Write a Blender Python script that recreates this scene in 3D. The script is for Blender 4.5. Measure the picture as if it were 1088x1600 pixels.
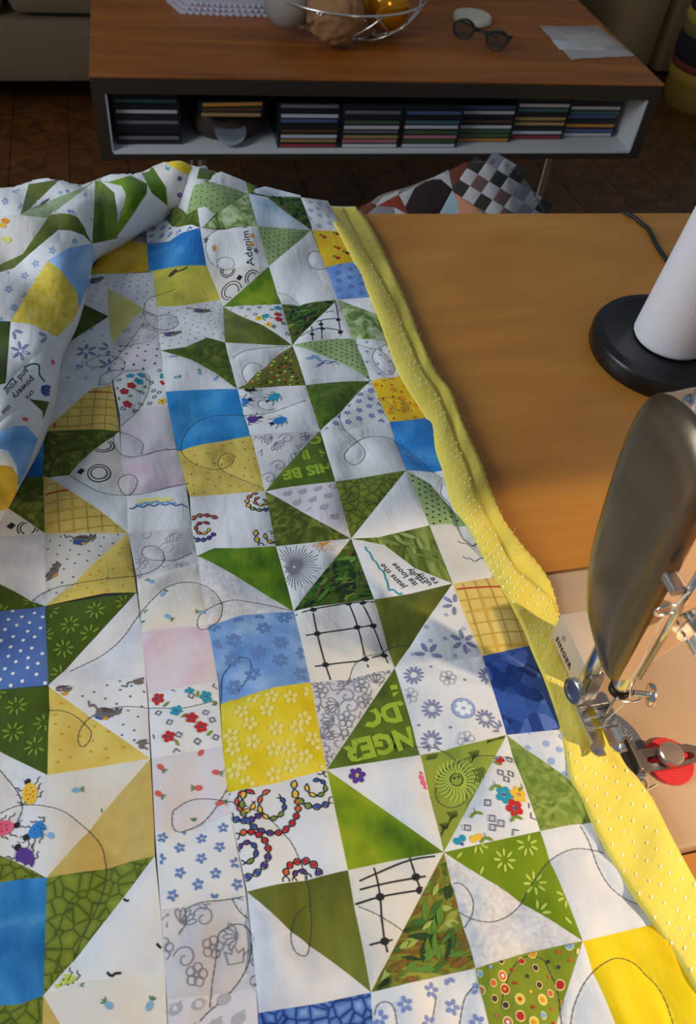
import bpy, bmesh, math, random
import numpy as np
from mathutils import Vector, Matrix
from mathutils.bvhtree import BVHTree
from mathutils.geometry import delaunay_2d_cdt
random.seed(7)
for o in list(bpy.data.objects): bpy.data.objects.remove(o)
scene = bpy.context.scene
COL = scene.collection

# ------------------------------------------------------------------ camera
F = 1281.264
CAMP = np.array([-0.115882, -0.269624, 0.413203])
RC = np.array([[0.9701404155924345, -0.22545261348750206, 0.08943541304088416],
               [-0.11349938203055132, -0.7478644040001625, -0.6540770012071703],
               [0.21434893121455378, 0.6243956696687899, -0.7511222160115101]])
cd = bpy.data.cameras.new('camera'); cam = bpy.data.objects.new('camera', cd); COL.objects.link(cam)
cd.sensor_fit = 'VERTICAL'; cd.sensor_height = 24; cd.lens = F * 24 / 1600; cd.clip_start = .01
Rb = RC.T @ np.diag([1, -1, -1.])
M4 = Matrix([[*Rb[0], CAMP[0]], [*Rb[1], CAMP[1]], [*Rb[2], CAMP[2]], [0, 0, 0, 1]])
cam.matrix_world = M4
cd.dof.use_dof = True; cd.dof.focus_distance = .56; cd.dof.aperture_fstop = 11
scene.camera = cam
# ------------------------------------------------------------------ world, lights, exposure
w = bpy.data.worlds.new('world'); scene.world = w; w.use_nodes = True
w.node_tree.nodes['Background'].inputs[0].default_value = (.72, .86, 1, 1)
w.node_tree.nodes['Background'].inputs[1].default_value = .22
def area(name, loc, target, size, power, col, sy=None):
    l = bpy.data.lights.new(name, 'AREA'); l.energy = power; l.color = col
    l.shape = 'RECTANGLE'; l.size = size; l.size_y = sy or size
    o = bpy.data.objects.new(name, l); COL.objects.link(o); o.location = loc
    o.rotation_euler = (Vector(target) - Vector(loc)).to_track_quat('-Z', 'Y').to_euler()
    return o
area('window_daylight', (-1.55, .35, .92), (0, .15, 0), .9, 24, (.88, .94, 1), 1.0)
pl = bpy.data.lights.new('sewing_lamp_light', 'POINT'); pl.energy = 12; pl.color = (1, .80, .56); pl.shadow_soft_size = .012
plo = bpy.data.objects.new('sewing_lamp_light', pl); COL.objects.link(plo); plo.location = (.43, -.345, .285)
vs = scene.view_settings
vs.view_transform = 'Standard'; vs.look = 'None'; vs.gamma = 1; vs.exposure = -0.08; vs.use_curve_mapping = False

# ------------------------------------------------------------------ helpers
TZ = -.009            # table top height; z = 0 is the quilt's face
FLOOR = -.75
def lin(c):
    return tuple((x / 12.92 if x <= .04045 else ((x + .055) / 1.055) ** 2.4) for x in (v / 255 for v in c)) + (1,)
MATS = {}
def mat(name, rgb, rough=.5, metal=0, bump=0, bscale=400, **kw):
    if name in MATS: return MATS[name]
    m = bpy.data.materials.new(name); m.use_nodes = True; MATS[name] = m
    b = m.node_tree.nodes['Principled BSDF']
    b.inputs['Base Color'].default_value = lin(rgb); b.inputs['Roughness'].default_value = rough; b.inputs['Metallic'].default_value = metal
    for k, v in kw.items(): b.inputs[k.replace('_', ' ')].default_value = v
    if bump:
        nt = m.node_tree; n = nt.nodes.new('ShaderNodeTexNoise'); n.inputs['Scale'].default_value = bscale
        tc = nt.nodes.new('ShaderNodeTexCoord'); nt.links.new(tc.outputs['Object'], n.inputs['Vector'])
        bp = nt.nodes.new('ShaderNodeBump'); bp.inputs['Strength'].default_value = bump; bp.inputs['Distance'].default_value = .001
        nt.links.new(n.outputs['Fac'], bp.inputs['Height']); nt.links.new(bp.outputs[0], b.inputs['Normal'])
    return m
def ramp(nt, fac, stops, interp='LINEAR'):
    r = nt.nodes.new('ShaderNodeValToRGB'); r.color_ramp.interpolation = interp
    e = r.color_ramp.elements
    while len(e) < len(stops): e.new(.5)
    for q, (p, c) in zip(e, stops): q.position = p; q.color = lin(c)
    nt.links.new(fac, r.inputs[0]); return r.outputs[0]
def fabric(name, kind, cols, scale=60, detail=3, dist=0, stretch=None, rough=.88):
    """cotton print: procedural colour over UV metres, fine weave bump"""
    if name in MATS: return MATS[name]
    m = bpy.data.materials.new(name); m.use_nodes = True; MATS[name] = m
    if name.split('_')[0] in ('green', 'pebble', 'olive', 'leaf', 'paisley', 'grass'): cols = [(int(c[0] * .97), int(c[1] * .9), int(c[2] * .85)) for c in cols]
    nt = m.node_tree; b = nt.nodes['Principled BSDF']; b.inputs['Roughness'].default_value = rough
    b.inputs['Specular IOR Level'].default_value = .25
    b.inputs['Sheen Weight'].default_value = .12
    tc = nt.nodes.new('ShaderNodeTexCoord'); vec = tc.outputs['UV']
    if stretch:
        mp = nt.nodes.new('ShaderNodeMapping'); mp.inputs['Rotation'].default_value[2] = stretch[0]
        mp.inputs['Scale'].default_value = (stretch[1], stretch[2], 1); nt.links.new(vec, mp.inputs[0]); vec = mp.outputs[0]
    if kind in ('plain', 'batik', 'leaf'):
        n = nt.nodes.new('ShaderNodeTexNoise'); n.inputs['Scale'].default_value = scale; n.inputs['Detail'].default_value = detail
        n.inputs['Distortion'].default_value = dist; nt.links.new(vec, n.inputs['Vector'])
        k = len(cols)
        lo, hi = (.3, .7) if kind != 'leaf' else (.34, .66)
        stops = [(lo + (hi - lo) * i / max(1, k - 1), c) for i, c in enumerate(cols)]
        out = ramp(nt, n.outputs['Fac'], stops, 'CONSTANT' if kind == 'leafc' else 'LINEAR')
    elif kind == 'pebble':
        n = nt.nodes.new('ShaderNodeTexVoronoi'); n.feature = 'DISTANCE_TO_EDGE'; n.inputs['Scale'].default_value = scale
        nt.links.new(vec, n.inputs['Vector'])
        e = ramp(nt, n.outputs['Distance'], [(0, cols[0]), (.02, cols[0]), (.07, cols[1]), (.45, cols[2])])
        out = e
    elif kind == 'facets':
        n = nt.nodes.new('ShaderNodeTexVoronoi'); n.inputs['Scale'].default_value = scale; n.distance = 'MANHATTAN'
        nt.links.new(vec, n.inputs['Vector'])
        s = nt.nodes.new('ShaderNodeSeparateColor'); nt.links.new(n.outputs['Color'], s.inputs[0])
        out = ramp(nt, s.outputs[0], [(i / (len(cols) - 1), c) for i, c in enumerate(cols)])
    nt.links.new(out, b.inputs['Base Color'])
    wn = nt.nodes.new('ShaderNodeTexNoise'); wn.inputs['Scale'].default_value = 900; nt.links.new(tc.outputs['UV'], wn.inputs['Vector'])
    bp = nt.nodes.new('ShaderNodeBump'); bp.inputs['Strength'].default_value = .25; bp.inputs['Distance'].default_value = .0006
    nt.links.new(wn.outputs['Fac'], bp.inputs['Height'])
    w2 = nt.nodes.new('ShaderNodeTexNoise'); w2.inputs['Scale'].default_value = 55; w2.inputs['Detail'].default_value = 2; w2.inputs['Distortion'].default_value = .6
    mp2 = nt.nodes.new('ShaderNodeMapping'); mp2.inputs['Scale'].default_value = (1.5, .6, 1); nt.links.new(tc.outputs['UV'], mp2.inputs[0]); nt.links.new(mp2.outputs[0], w2.inputs['Vector'])
    b2 = nt.nodes.new('ShaderNodeBump'); b2.inputs['Strength'].default_value = .35; b2.inputs['Distance'].default_value = .0035
    nt.links.new(w2.outputs['Fac'], b2.inputs['Height']); nt.links.new(bp.outputs[0], b2.inputs['Normal']); nt.links.new(b2.outputs[0], b.inputs['Normal'])
    return m
def wood(name, c1, c2, c3, rough=.35, rot=0, sc=6, sx=.12):
    m = bpy.data.materials.new(name); m.use_nodes = True; MATS[name] = m
    nt = m.node_tree; b = nt.nodes['Principled BSDF']; b.inputs['Roughness'].default_value = rough
    tc = nt.nodes.new('ShaderNodeTexCoord'); mp = nt.nodes.new('ShaderNodeMapping')
    mp.inputs['Rotation'].default_value[2] = rot; mp.inputs['Scale'].default_value = (sx, 1, 1); nt.links.new(tc.outputs['Object'], mp.inputs[0])
    n = nt.nodes.new('ShaderNodeTexNoise'); n.inputs['Scale'].default_value = sc * 6; n.inputs['Detail'].default_value = 6; n.inputs['Distortion'].default_value = 1.2
    nt.links.new(mp.outputs[0], n.inputs['Vector'])
    out = ramp(nt, n.outputs['Fac'], [(.25, c1), (.5, c2), (.75, c3)]); nt.links.new(out, b.inputs['Base Color'])
    return m
def link(name, me, parent=None):
    o = bpy.data.objects.new(name, me); COL.objects.link(o)
    if parent: o.parent = parent
    return o
def tag(o, label, cat, group=None, kind=None):
    o['label'] = label
    if cat: o['category'] = cat
    if group: o['group'] = group
    if kind: o['kind'] = kind
    return o
def thing(name, label, cat, loc=(0, 0, 0), rz=0, group=None):
    o = bpy.data.objects.new(name, None); COL.objects.link(o); o.location = loc; o.rotation_euler[2] = rz
    o.empty_display_size = .02
    return tag(o, label, cat, group)
def from_bm(name, bm, m, parent=None, smooth=False):
    me = bpy.data.meshes.new(name); bm.normal_update(); bm.to_mesh(me); bm.free()
    for mm in (m if isinstance(m, (list, tuple)) else [m]): me.materials.append(mm)
    if smooth:
        me.polygons.foreach_set('use_smooth', [True] * len(me.polygons))
    return link(name, me, parent)
def bm_box(bm, c, s, bev=0, rot=None):
    """c centre, s full sizes"""
    r = bmesh.ops.create_cube(bm, size=1)
    vs_ = r['verts']
    for v in vs_: v.co = Vector((v.co.x * s[0], v.co.y * s[1], v.co.z * s[2]))
    if bev:
        es = list({e for v in vs_ for e in v.link_edges})
        g = bmesh.ops.bevel(bm, geom=es, offset=bev, segments=2, affect='EDGES', profile=.5)
        vs_ = list({v for f in g['faces'] for v in f.verts} | {v for v in vs_ if v.is_valid})
        seen = set(vs_); st = list(vs_)
        while st:
            v = st.pop()
            for e in v.link_edges:
                u = e.other_vert(v)
                if u not in seen: seen.add(u); st.append(u)
        vs_ = list(seen)
    for v in vs_:
        p = v.co.copy()
        if rot is not None: p = rot @ p
        v.co = p + Vector(c)
    return vs_
def box(name, c, s, m, parent=None, bev=.002, rot=None):
    bm = bmesh.new(); bm_box(bm, c, s, bev, rot); return from_bm(name, bm, m, parent, False)
def bm_tube(bm, pts, r, n=8, closed=False):
    pts = [Vector(p) for p in pts]; k = len(pts); rings = []
    rr = r if isinstance(r, (list, tuple)) else [r] * k
    up = Vector((0, 0, 1)); prev = None
    for i, p in enumerate(pts):
        a = pts[i - 1] if (i or closed) else p
        b = pts[(i + 1) % k] if (i < k - 1 or closed) else p
        t = (b - a).normalized()
        if prev is None:
            s = t.cross(up)
            if s.length < 1e-3: s = t.cross(Vector((0, 1, 0)))
        else: s = prev - t * prev.dot(t)
        s.normalize(); prev = s; q = t.cross(s)
        rings.append([bm.verts.new(p + rr[i] * (math.cos(2 * math.pi * j / n) * s + math.sin(2 * math.pi * j / n) * q)) for j in range(n)])
    for i in range(k if closed else k - 1):
        A, B = rings[i], rings[(i + 1) % k]
        for j in range(n): bm.faces.new((A[j], A[(j + 1) % n], B[(j + 1) % n], B[j]))
    if not closed: bm.faces.new(rings[0][::-1]); bm.faces.new(rings[-1])
def tube(name, pts, r, m, parent=None, n=8, closed=False):
    bm = bmesh.new(); bm_tube(bm, pts, r, n, closed); bmesh.ops.recalc_face_normals(bm, faces=bm.faces)
    return from_bm(name, bm, m, parent, True)
def bm_lathe(bm, prof, n=32, M=None, cap=True):
    """prof list of (r,z); M optional matrix"""
    rings = []
    for r, z in prof:
        rings.append([bm.verts.new((M @ Vector((r * math.cos(2 * math.pi * j / n), r * math.sin(2 * math.pi * j / n), z))) if M else
                      Vector((r * math.cos(2 * math.pi * j / n), r * math.sin(2 * math.pi * j / n), z))) for j in range(n)])
    for A, B in zip(rings, rings[1:]):
        for j in range(n): bm.faces.new((A[j], A[(j + 1) % n], B[(j + 1) % n], B[j]))
    if cap: bm.faces.new(rings[0][::-1]); bm.faces.new(rings[-1])
def axis_m(p, d):
    d = Vector(d).normalized()
    return Matrix.Translation(Vector(p)) @ d.to_track_quat('Z', 'Y').to_matrix().to_4x4()
def lathe(name, prof, m, parent=None, loc=(0, 0, 0), d=(0, 0, 1), n=32, smooth=True):
    bm = bmesh.new(); bm_lathe(bm, prof, n, axis_m(loc, d)); bmesh.ops.recalc_face_normals(bm, faces=bm.faces)
    o = from_bm(name, bm, m, parent, smooth)
    if smooth:
        me = o.data
        try: me.set_sharp_from_angle(angle=math.radians(40))
        except Exception: pass
    return o
def sharp(o, a=35):
    o.data.polygons.foreach_set('use_smooth', [True] * len(o.data.polygons))
    o.data.set_sharp_from_angle(angle=math.radians(a)); return o
# pixel measurements of the photograph turned into points on real surfaces of the place
def rays(px):
    px = np.asarray(px, float); d = np.c_[(px[:, 0] - 544) / F, (px[:, 1] - 800) / F, np.ones(len(px))]
    return d @ RC
def P(x, y, z):
    d = rays([(x, y)])[0]; return Vector(CAMP + d * ((z - CAMP[2]) / d[2]))
def PY(x, y, yy):
    d = rays([(x, y)])[0]; return Vector(CAMP + d * ((yy - CAMP[1]) / d[1]))
def toPx(X):
    X = np.asarray(X, float); Q = (X - CAMP) @ RC.T
    return np.c_[544 + F * Q[:, 0] / Q[:, 2], 800 + F * Q[:, 1] / Q[:, 2]]

# ------------------------------------------------------------------ setting
m_floor = wood('floor_wood', (62, 34, 12), (100, 58, 20), (128, 76, 28), .45, 0, 3, 1)
def struct(o): o['kind'] = 'structure'; return o
fl = thing('floor', 'dark brown wooden floor under the coffee table', 'floor'); fl['kind'] = 'structure'
box('floor_base', (.4, 1.1, FLOOR - .02), (7, 7.6, .03), mat('floor_joint', (48, 27, 10), .8), fl, 0)
k = 0
pw = .16
for i in range(22):
    x = -1.55 + i * pw
    y = -.9 - random.random() * 1.2
    while y < 4.4:
        L = 1.3 + random.random() * .9
        y1 = min(y + L, 4.7)
        box('plank', (x + pw / 2, (y + y1) / 2, FLOOR - .004), (pw - .0015, y1 - y - .002, .008), m_floor, fl, .0012)
        y = y1
m_wall = mat('wall_paint', (176, 168, 156), .9, bump=.2, bscale=60)
struct(box('wall_back', (.4, 4.86, .55), (7, .1, 2.6), m_wall, None, 0))

# ------------------------------------------------------------------ work table (with a cut-out for the machine bed)
m_table = wood('table_wood', (176, 112, 40), (196, 130, 50), (208, 146, 62), .38, 0, 2.2, .25)
tbl = thing('work_table', 'light orange-brown wooden table that carries the quilt and sewing machine', 'table', (0, 0, 0))
def far_y(x): return .4666 - .0642 * (x - .1047)
BX0, BX1, BY0, BY1 = .040, .455, -.1745, .0058
bm = bmesh.new()
xs = [-.75, BX0 - .0015, BX1 + .0015, .85]
def cell(x0, x1, y0f, y1f):
    z0, z1 = TZ - .028, TZ
    q = [(x0, y0f(x0)), (x1, y0f(x1)), (x1, y1f(x1)), (x0, y1f(x0))]
    lo = [bm.verts.new((x, y, z0)) for x, y in q]; hi = [bm.verts.new((x, y, z1)) for x, y in q]
    bm.faces.new(hi); bm.faces.new(lo[::-1])
    for i in range(4): j = (i + 1) % 4; bm.faces.new((lo[i], lo[j], hi[j], hi[i]))
near = lambda x: -.42 - .0642 * x
cell(xs[0], xs[1], near, far_y); cell(xs[2], xs[3], near, far_y)
cell(xs[1], xs[2], near, lambda x: BY0 - .0015); cell(xs[1], xs[2], lambda x: BY1 + .0015, far_y)
bmesh.ops.remove_doubles(bm, verts=bm.verts, dist=1e-5)
dup = {}
for f in bm.faces: dup.setdefault(tuple(sorted(v.index for v in f.verts)), []).append(f)
from_bm('table_top', bm, m_table, tbl)
for x, y in ((-.68, -.33), (.78, -.38), (-.68, .44), (.78, .36)):
    box('leg', (x, y, (FLOOR + TZ - .028) / 2), (.05, .05, TZ - .028 - FLOOR - .0005), m_table, tbl, .003)
# ------------------------------------------------------------------ quilt surfaces
def ss(a, b, x):
    t = np.clip((x - a) / (b - a), 0, 1); return t * t * (3 - 2 * t)
def H(x, y):
    """height of the quilt face lying on the table"""
    z = .0015 + .0016 * np.sin(46 * x + 13 * y + 1 + np.sin(30 * y)) + .0010 * np.sin(21 * x - 62 * y) + .0008 * np.sin(120 * x + 31 * y + .6 + 1.5 * np.sin(45 * y)) + .0007 * np.sin(140 * x - 60 * y + 2 + 1.2 * np.sin(50 * x))
    z += .0012 * ss(-.02, -.12, y) * np.sin(150 * x + 26 * y)
    ye = .4666 - .0642 * (x - .1047)
    amp = .044 * ss(.115, -.05, x) * ss(-.105, -.05, x)
    z += amp * ss(.29, .43, y) + .004 * ss(.36, .44, y) * np.sin(60 * x + 40 * y)
    z -= .016 * np.exp(-((x + .055) / .03) ** 2 - ((y - .335) / .035) ** 2)
    d = np.maximum(0, y - (ye - .012))
    z -= np.minimum(14 * d * d, .22) + np.maximum(0, d - .125) * 3
    return z
def march(px, off=0.):
    d = rays(px); n = len(d); out = np.zeros((n, 3))
    s0 = (.10 - CAMP[2]) / d[:, 2]; s1 = (-.03 - CAMP[2]) / d[:, 2]
    K = 45
    best = np.full(n, 9.); bs = s1.copy(); lo = s0.copy(); hi = s1.copy(); found = np.zeros(n, bool)
    prev = s0
    for i in range(K + 1):
        s = s0 + (s1 - s0) * i / K
        p = CAMP + d * s[:, None]; g = p[:, 2] - H(p[:, 0], p[:, 1]) - off
        up = (g < best) & ~found; best[up] = g[up]; bs[up] = s[up]
        new = (g <= 0) & ~found
        lo[new] = prev[new]; hi[new] = s[new]; found |= new; prev = s
    for _ in range(16):
        mid = (lo + hi) / 2; p = CAMP + d * mid[:, None]; g = p[:, 2] - H(p[:, 0], p[:, 1]) - off
        lo = np.where(g > 0, mid, lo); hi = np.where(g > 0, hi, mid)
    s = np.where(found, hi, bs); p = CAMP + d * s[:, None]
    p[:, 2] = H(p[:, 0], p[:, 1]) + off
    return p
def resample(pts, step):
    pts = [np.array(p, float) for p in pts]; out = []
    for a, b in zip(pts, pts[1:]):
        n = max(1, int(round(np.linalg.norm(b - a) / step)))
        out += [a + (b - a) * i / n for i in range(n)]
    out.append(pts[-1]); return np.array(out)
def smooth_line(pts, step=4, it=1):
    """Catmull-Rom through the points"""
    p = [np.array(q, float) for q in pts]; p = [2 * p[0] - p[1]] + p + [2 * p[-1] - p[-2]]; out = []
    for i in range(1, len(p) - 2):
        n = max(2, int(np.linalg.norm(p[i + 1] - p[i]) / step))
        for k in range(n):
            t = k / n
            out.append(.5 * ((2 * p[i]) + (-p[i - 1] + p[i + 1]) * t + (2 * p[i - 1] - 5 * p[i] + 4 * p[i + 1] - p[i + 2]) * t * t + (-p[i - 1] + 3 * p[i] - 3 * p[i + 1] + p[i + 2]) * t ** 3))
    out.append(p[-2]); return np.array(out)

# the gathered fold on the left: a rolled edge swept along its rim, plateau behind
RIM = [(326, 268), (314, 288), (296, 312), (264, 326), (232, 338), (196, 362), (150, 388), (140, 430), (124, 490), (98, 545), (86, 620), (66, 680), (32, 742), (0, 800), (-60, 900), (-110, 1000)]
rim_px = smooth_line(RIM, 9)
rimw = []
for i, (x, y) in enumerate(rim_px):
    rimw.append(np.array(P(x, y, .024)))
rimw = np.array(rimw)
for _ in range(1):
    q = rimw.copy(); q[1:-1] = (rimw[:-2] + 2 * rimw[1:-1] + rimw[2:]) / 4; rimw = q
NR = len(rimw)
tan = np.gradient(rimw[:, :2], axis=0); tan /= np.linalg.norm(tan, axis=1)[:, None]
nrm = np.c_[tan[:, 1], -tan[:, 0]]
for i in range(NR):
    if nrm[i] @ np.array([-.7, .7]) < 0: nrm[i] *= -1
for _ in range(10):
    q = nrm.copy(); q[1:-1] = (nrm[:-2] + 2 * nrm[1:-1] + nrm[2:]) / 4; nrm = q / np.linalg.norm(q, axis=1)[:, None]
def top_relief(x, y):
    z = .004 * np.sin(38 * x + 22 * y) + .003 * np.sin(70 * y - 30 * x + 1) + .003 * np.sin(95 * (x + .6 * y))
    yb = .448 + .30 * (x + .08)
    yb = np.minimum(yb, .452)
    d = np.maximum(0, y - yb)
    return z - np.minimum(11 * d * d, .3)
rows = []
for i in range(NR):
    b = rimw[i]; n = nrm[i]; row = []
    r = .024
    for a in range(-60, 91, 15):
        a = math.radians(a); dd = r * (1 - math.cos(a)); z = b[2] + r * math.sin(a)
        xy = b[:2] + n * dd
        if a > 0: z += float(top_relief(*xy)) * math.sin(a) ** 2
        row.append((xy[0], xy[1], z))
    for k in range(1, 19):
        xy = b[:2] + n * (r + k * .011); row.append((xy[0], xy[1], b[2] + r + .004 * math.sin(min(k, 9) / 9 * 3.1) + float(top_relief(*xy))))
    rows.append(row)
S2v = [v for r in rows for v in r]; W2 = len(rows[0])
S2f = [(i * W2 + j, (i + 1) * W2 + j, (i + 1) * W2 + j + 1, i * W2 + j + 1) for i in range(NR - 1) for j in range(W2 - 1)]
S2 = BVHTree.FromPolygons([Vector(v) for v in S2v], S2f)
def cast2(px, off=0.):
    d = rays(px); out = []; c = Vector(CAMP)
    for dd in d:
        v = Vector(dd).normalized(); h, nn, _, _ = S2.ray_cast(c, v)
        if h is None:
            bd = 9
            for k in range(40):
                q = c + v * (.45 + .011 * k); hh, n2, _, ds = S2.find_nearest(q)
                if ds < bd: bd, h, nn = ds, hh, n2
        if nn.dot(v) > 0: nn = -nn
        out.append(np.array(h + nn * off))
    return np.array(out)

# quilting lines (traced), used for the thread and to press the batting down
Z3 = .27574
def tr(x0, y0, pts, s=Z3): return [(x0 + a * s, y0 + b * s) for a, b in pts]
s34 = 340 / 1088
QL = [
 tr(280, 500, [(1088, 345), (1000, 400), (915, 520), (910, 560), (930, 620), (1000, 690), (1050, 750), (1040, 800), (990, 830), (940, 800), (940, 760), (990, 710), (1040, 680), (1100, 668), (1200, 680), (1290, 745), (1420, 855), (1500, 915)]),
 tr(540, 480, [(150, 515), (230, 540), (270, 580), (340, 600), (355, 580), (330, 540), (260, 520), (190, 520)]),
 tr(540, 480, [(60, 215), (170, 245), (240, 205)]) , tr(540, 480, [(170, 245), (150, 290), (180, 350), (240, 390), (275, 370), (250, 300), (190, 250)]),
 tr(280, 500, [(480, 960), (360, 915), (260, 870), (220, 830), (230, 790), (270, 760), (310, 780), (300, 820), (250, 850), (180, 855), (100, 830), (40, 790), (10, 740), (20, 690), (60, 620), (160, 560), (300, 545), (390, 545), (480, 540), (560, 520), (640, 490), (720, 460)]),
 tr(280, 500, [(300, 220), (380, 180), (520, 160), (630, 155)]), tr(280, 500, [(470, 270), (430, 250), (380, 260), (355, 310), (380, 360)]),
 tr(280, 500, [(540, 510), (500, 520), (450, 500), (450, 470), (490, 455)]),
 tr(280, 780, [(0, 480), (100, 480), (170, 510), (220, 560), (245, 620), (225, 690), (150, 742), (110, 735), (105, 690), (130, 650), (200, 610), (300, 580), (400, 590), (520, 610), (640, 635)]),
 tr(280, 780, [(240, 1150), (245, 1020), (290, 950), (350, 905), (400, 920), (405, 980), (370, 1050), (320, 1110)]),
 tr(540, 1040, [(180, 405), (360, 410), (460, 420), (540, 470), (600, 540), (610, 620), (590, 690), (520, 715), (460, 680), (450, 610), (480, 540), (560, 490), (640, 460), (740, 455), (830, 470)], s34),
 tr(560, 1300, [(540, 295), (580, 295), (630, 350), (650, 410), (640, 480), (600, 545)]),
 tr(560, 1300, [(570, 455), (640, 495), (740, 515), (830, 490), (910, 425), (960, 340), (1010, 260), (1065, 185), (1140, 130), (1230, 100), (1330, 110), (1400, 130)]),
 tr(788, 1250, [(430, 150), (470, 230), (500, 310), (530, 390), (590, 490), (680, 565), (770, 600)]),
 tr(788, 1250, [(370, 1290), (390, 1180), (440, 1060), (490, 990), (560, 930), (640, 900), (730, 930), (800, 1000), (860, 1060), (910, 1150), (960, 1300)]),
 tr(788, 1250, [(325, 1290), (310, 1150), (290, 1060), (250, 970), (220, 910), (170, 890), (120, 890), (50, 950), (0, 1070), (-20, 1180)]),
 tr(280, 1050, [(-30, 790), (50, 740), (130, 725), (220, 730), (300, 740), (380, 765), (460, 805), (530, 855), (590, 920), (640, 980), (690, 1088), (710, 1150), (735, 1230), (745, 1340), (750, 1450), (740, 1550), (720, 1610), (670, 1600), (640, 1550), (635, 1480), (660, 1390), (720, 1330)]),
 tr(280, 1050, [(270, 670), (230, 740), (190, 800), (130, 860), (60, 895), (0, 910), (-30, 890), (-40, 840), (-30, 790)]),
 tr(0, 1050, [(280, 220), (350, 225), (420, 250), (480, 300), (520, 350), (500, 410), (460, 430), (445, 380), (470, 310), (530, 250), (680, 205), (850, 208), (1015, 213), (1120, 195), (1220, 168)]),
 tr(0, 1050, [(0, 560), (60, 630), (110, 700), (130, 780), (100, 860)]),
 tr(0, 1050, [(0, 810), (60, 780), (130, 760), (270, 765), (370, 800), (450, 860), (520, 920), (580, 1000), (600, 1088), (605, 1130), (590, 1240), (540, 1370), (480, 1480), (430, 1610)]),
 tr(0, 780, [(185, 580), (260, 530), (350, 500), (450, 480), (600, 460), (760, 440), (860, 415), (920, 370), (930, 320), (880, 275), (820, 280), (805, 320), (850, 350), (920, 355), (1000, 350), (1088, 310)]),
 tr(0, 780, [(400, 980), (500, 935), (600, 880), (700, 790), (790, 660), (860, 580), (940, 510), (1020, 480)]),
 tr(0, 500, [(560, 370), (580, 320), (640, 290), (700, 290), (700, 240), (640, 210), (560, 215), (490, 250), (510, 275), (580, 270), (640, 240), (720, 150), (820, 20)]),
 tr(0, 500, [(560, 370), (620, 365), (660, 330), (700, 300), (780, 290), (840, 320), (850, 380), (820, 460), (760, 540), (680, 610)]),
 tr(0, 500, [(1000, 735), (900, 745), (810, 770), (740, 780), (680, 760), (645, 700), (660, 640), (740, 660), (810, 710), (800, 770)]),
 tr(0, 500, [(1070, 930), (960, 950), (850, 980), (720, 995), (680, 960), (670, 920), (700, 885), (750, 885), (780, 920), (760, 970), (720, 995), (600, 990), (500, 950), (390, 880)]),
 tr(280, 230, [(150, 590), (155, 530), (200, 480), (260, 462)]), tr(280, 230, [(150, 590), (180, 660), (250, 695), (300, 690), (310, 650), (260, 630), (215, 650), (220, 680)]),
 tr(280, 230, [(800, 600), (760, 595), (725, 630), (740, 680), (790, 700), (835, 690)]), tr(280, 230, [(560, 830), (620, 850), (680, 900)]),
 tr(280, 1300, [(0, 580), (40, 520), (35, 450), (60, 430), (130, 400), (270, 385), (380, 365)]), tr(280, 1300, [(300, 380), (340, 450), (400, 500)]),
 tr(280, 1300, [(175, 1000), (190, 850), (210, 720), (220, 600), (250, 560), (330, 525), (390, 550), (410, 620), (400, 720), (360, 820), (300, 900), (230, 970), (160, 1030), (110, 1088)]),
 tr(560, 1300, [(90, 1040), (110, 980), (160, 965), (200, 1000), (220, 1100)]), tr(560, 1300, [(440, 930), (430, 1000), (410, 1100)]), tr(560, 1300, [(570, 1100), (600, 950), (660, 870)]),
 tr(560, 1300, [(0, 425), (80, 460), (170, 510), (250, 560)]), tr(560, 1300, [(250, 560), (330, 605), (400, 612), (520, 600)]),
 tr(540, 760, [(545, -10), (540, 50), (590, 110), (640, 250), (660, 300), (700, 330), (740, 350)]), tr(540, 760, [(20, 1100), (50, 1020), (120, 970), (200, 955), (250, 920), (360, 905)]),
 tr(0, 230, [(815, 930), (830, 880), (870, 850), (950, 830), (1000, 810)]), tr(0, 230, [(895, 960), (850, 950), (815, 930), (830, 990), (890, 1035), (960, 1040), (1010, 1010), (990, 970), (940, 955), (900, 960)]),
]
ql_px = [smooth_line(l, 4) for l in QL]
ql_w = [march(l) for l in ql_px]; QPX = np.concatenate(ql_px)
ALLV, ALLF = [], []
QPTS = np.concatenate(ql_w)[:, :2]
def d_stitch(xy):
    out = np.empty(len(xy))
    for i in range(0, len(xy), 400):
        c = xy[i:i + 400]; out[i:i + 400] = np.sqrt(((c[:, None, :] - QPTS[None]) ** 2).sum(2).min(1))
    return out
def puff(xy, bnd):
    de = np.sqrt(((xy[:, None, :] - bnd[None]) ** 2).sum(2).min(1)) if len(bnd) else np.full(len(xy), 9.)
    return .0013 * (1 - np.exp(-de / .0035)) + .0036 * (1 - np.exp(-d_stitch(xy) / .0075))

# ------------------------------------------------------------------ fabrics
W = (226, 226, 229)
fabric('white', 'plain', [(214, 214, 219), W, (234, 234, 236)], 25)
fabric('white_warm', 'plain', [(218, 212, 204), (232, 228, 220)], 25)
fabric('white_scroll', 'plain', [(206, 202, 206), (230, 228, 228)], 190, 1, 1.5)
fabric('white_mottle', 'plain', [(206, 208, 218), (232, 232, 236)], 60)
fabric('grey_floral', 'plain', [(198, 194, 200), (220, 217, 219)], 40)
fabric('pink', 'plain', [(222, 216, 220), (222, 206, 216), (216, 176, 196)], 26, 2, 1)
fabric('white_pink', 'plain', [(214, 210, 216), (222, 214, 220)], 60)
fabric('sky', 'plain', [(228, 232, 236), (206, 222, 236), (170, 202, 230)], 30)
fabric('blue_batik', 'batik', [(28, 104, 178), (44, 130, 204), (84, 162, 222)], 34, 4, .8)
fabric('light_blue', 'batik', [(84, 140, 208), (126, 174, 228), (168, 204, 240)], 40, 4)
fabric('turquoise', 'batik', [(30, 118, 190), (44, 140, 206), (74, 160, 216)], 40, 4)
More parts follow.
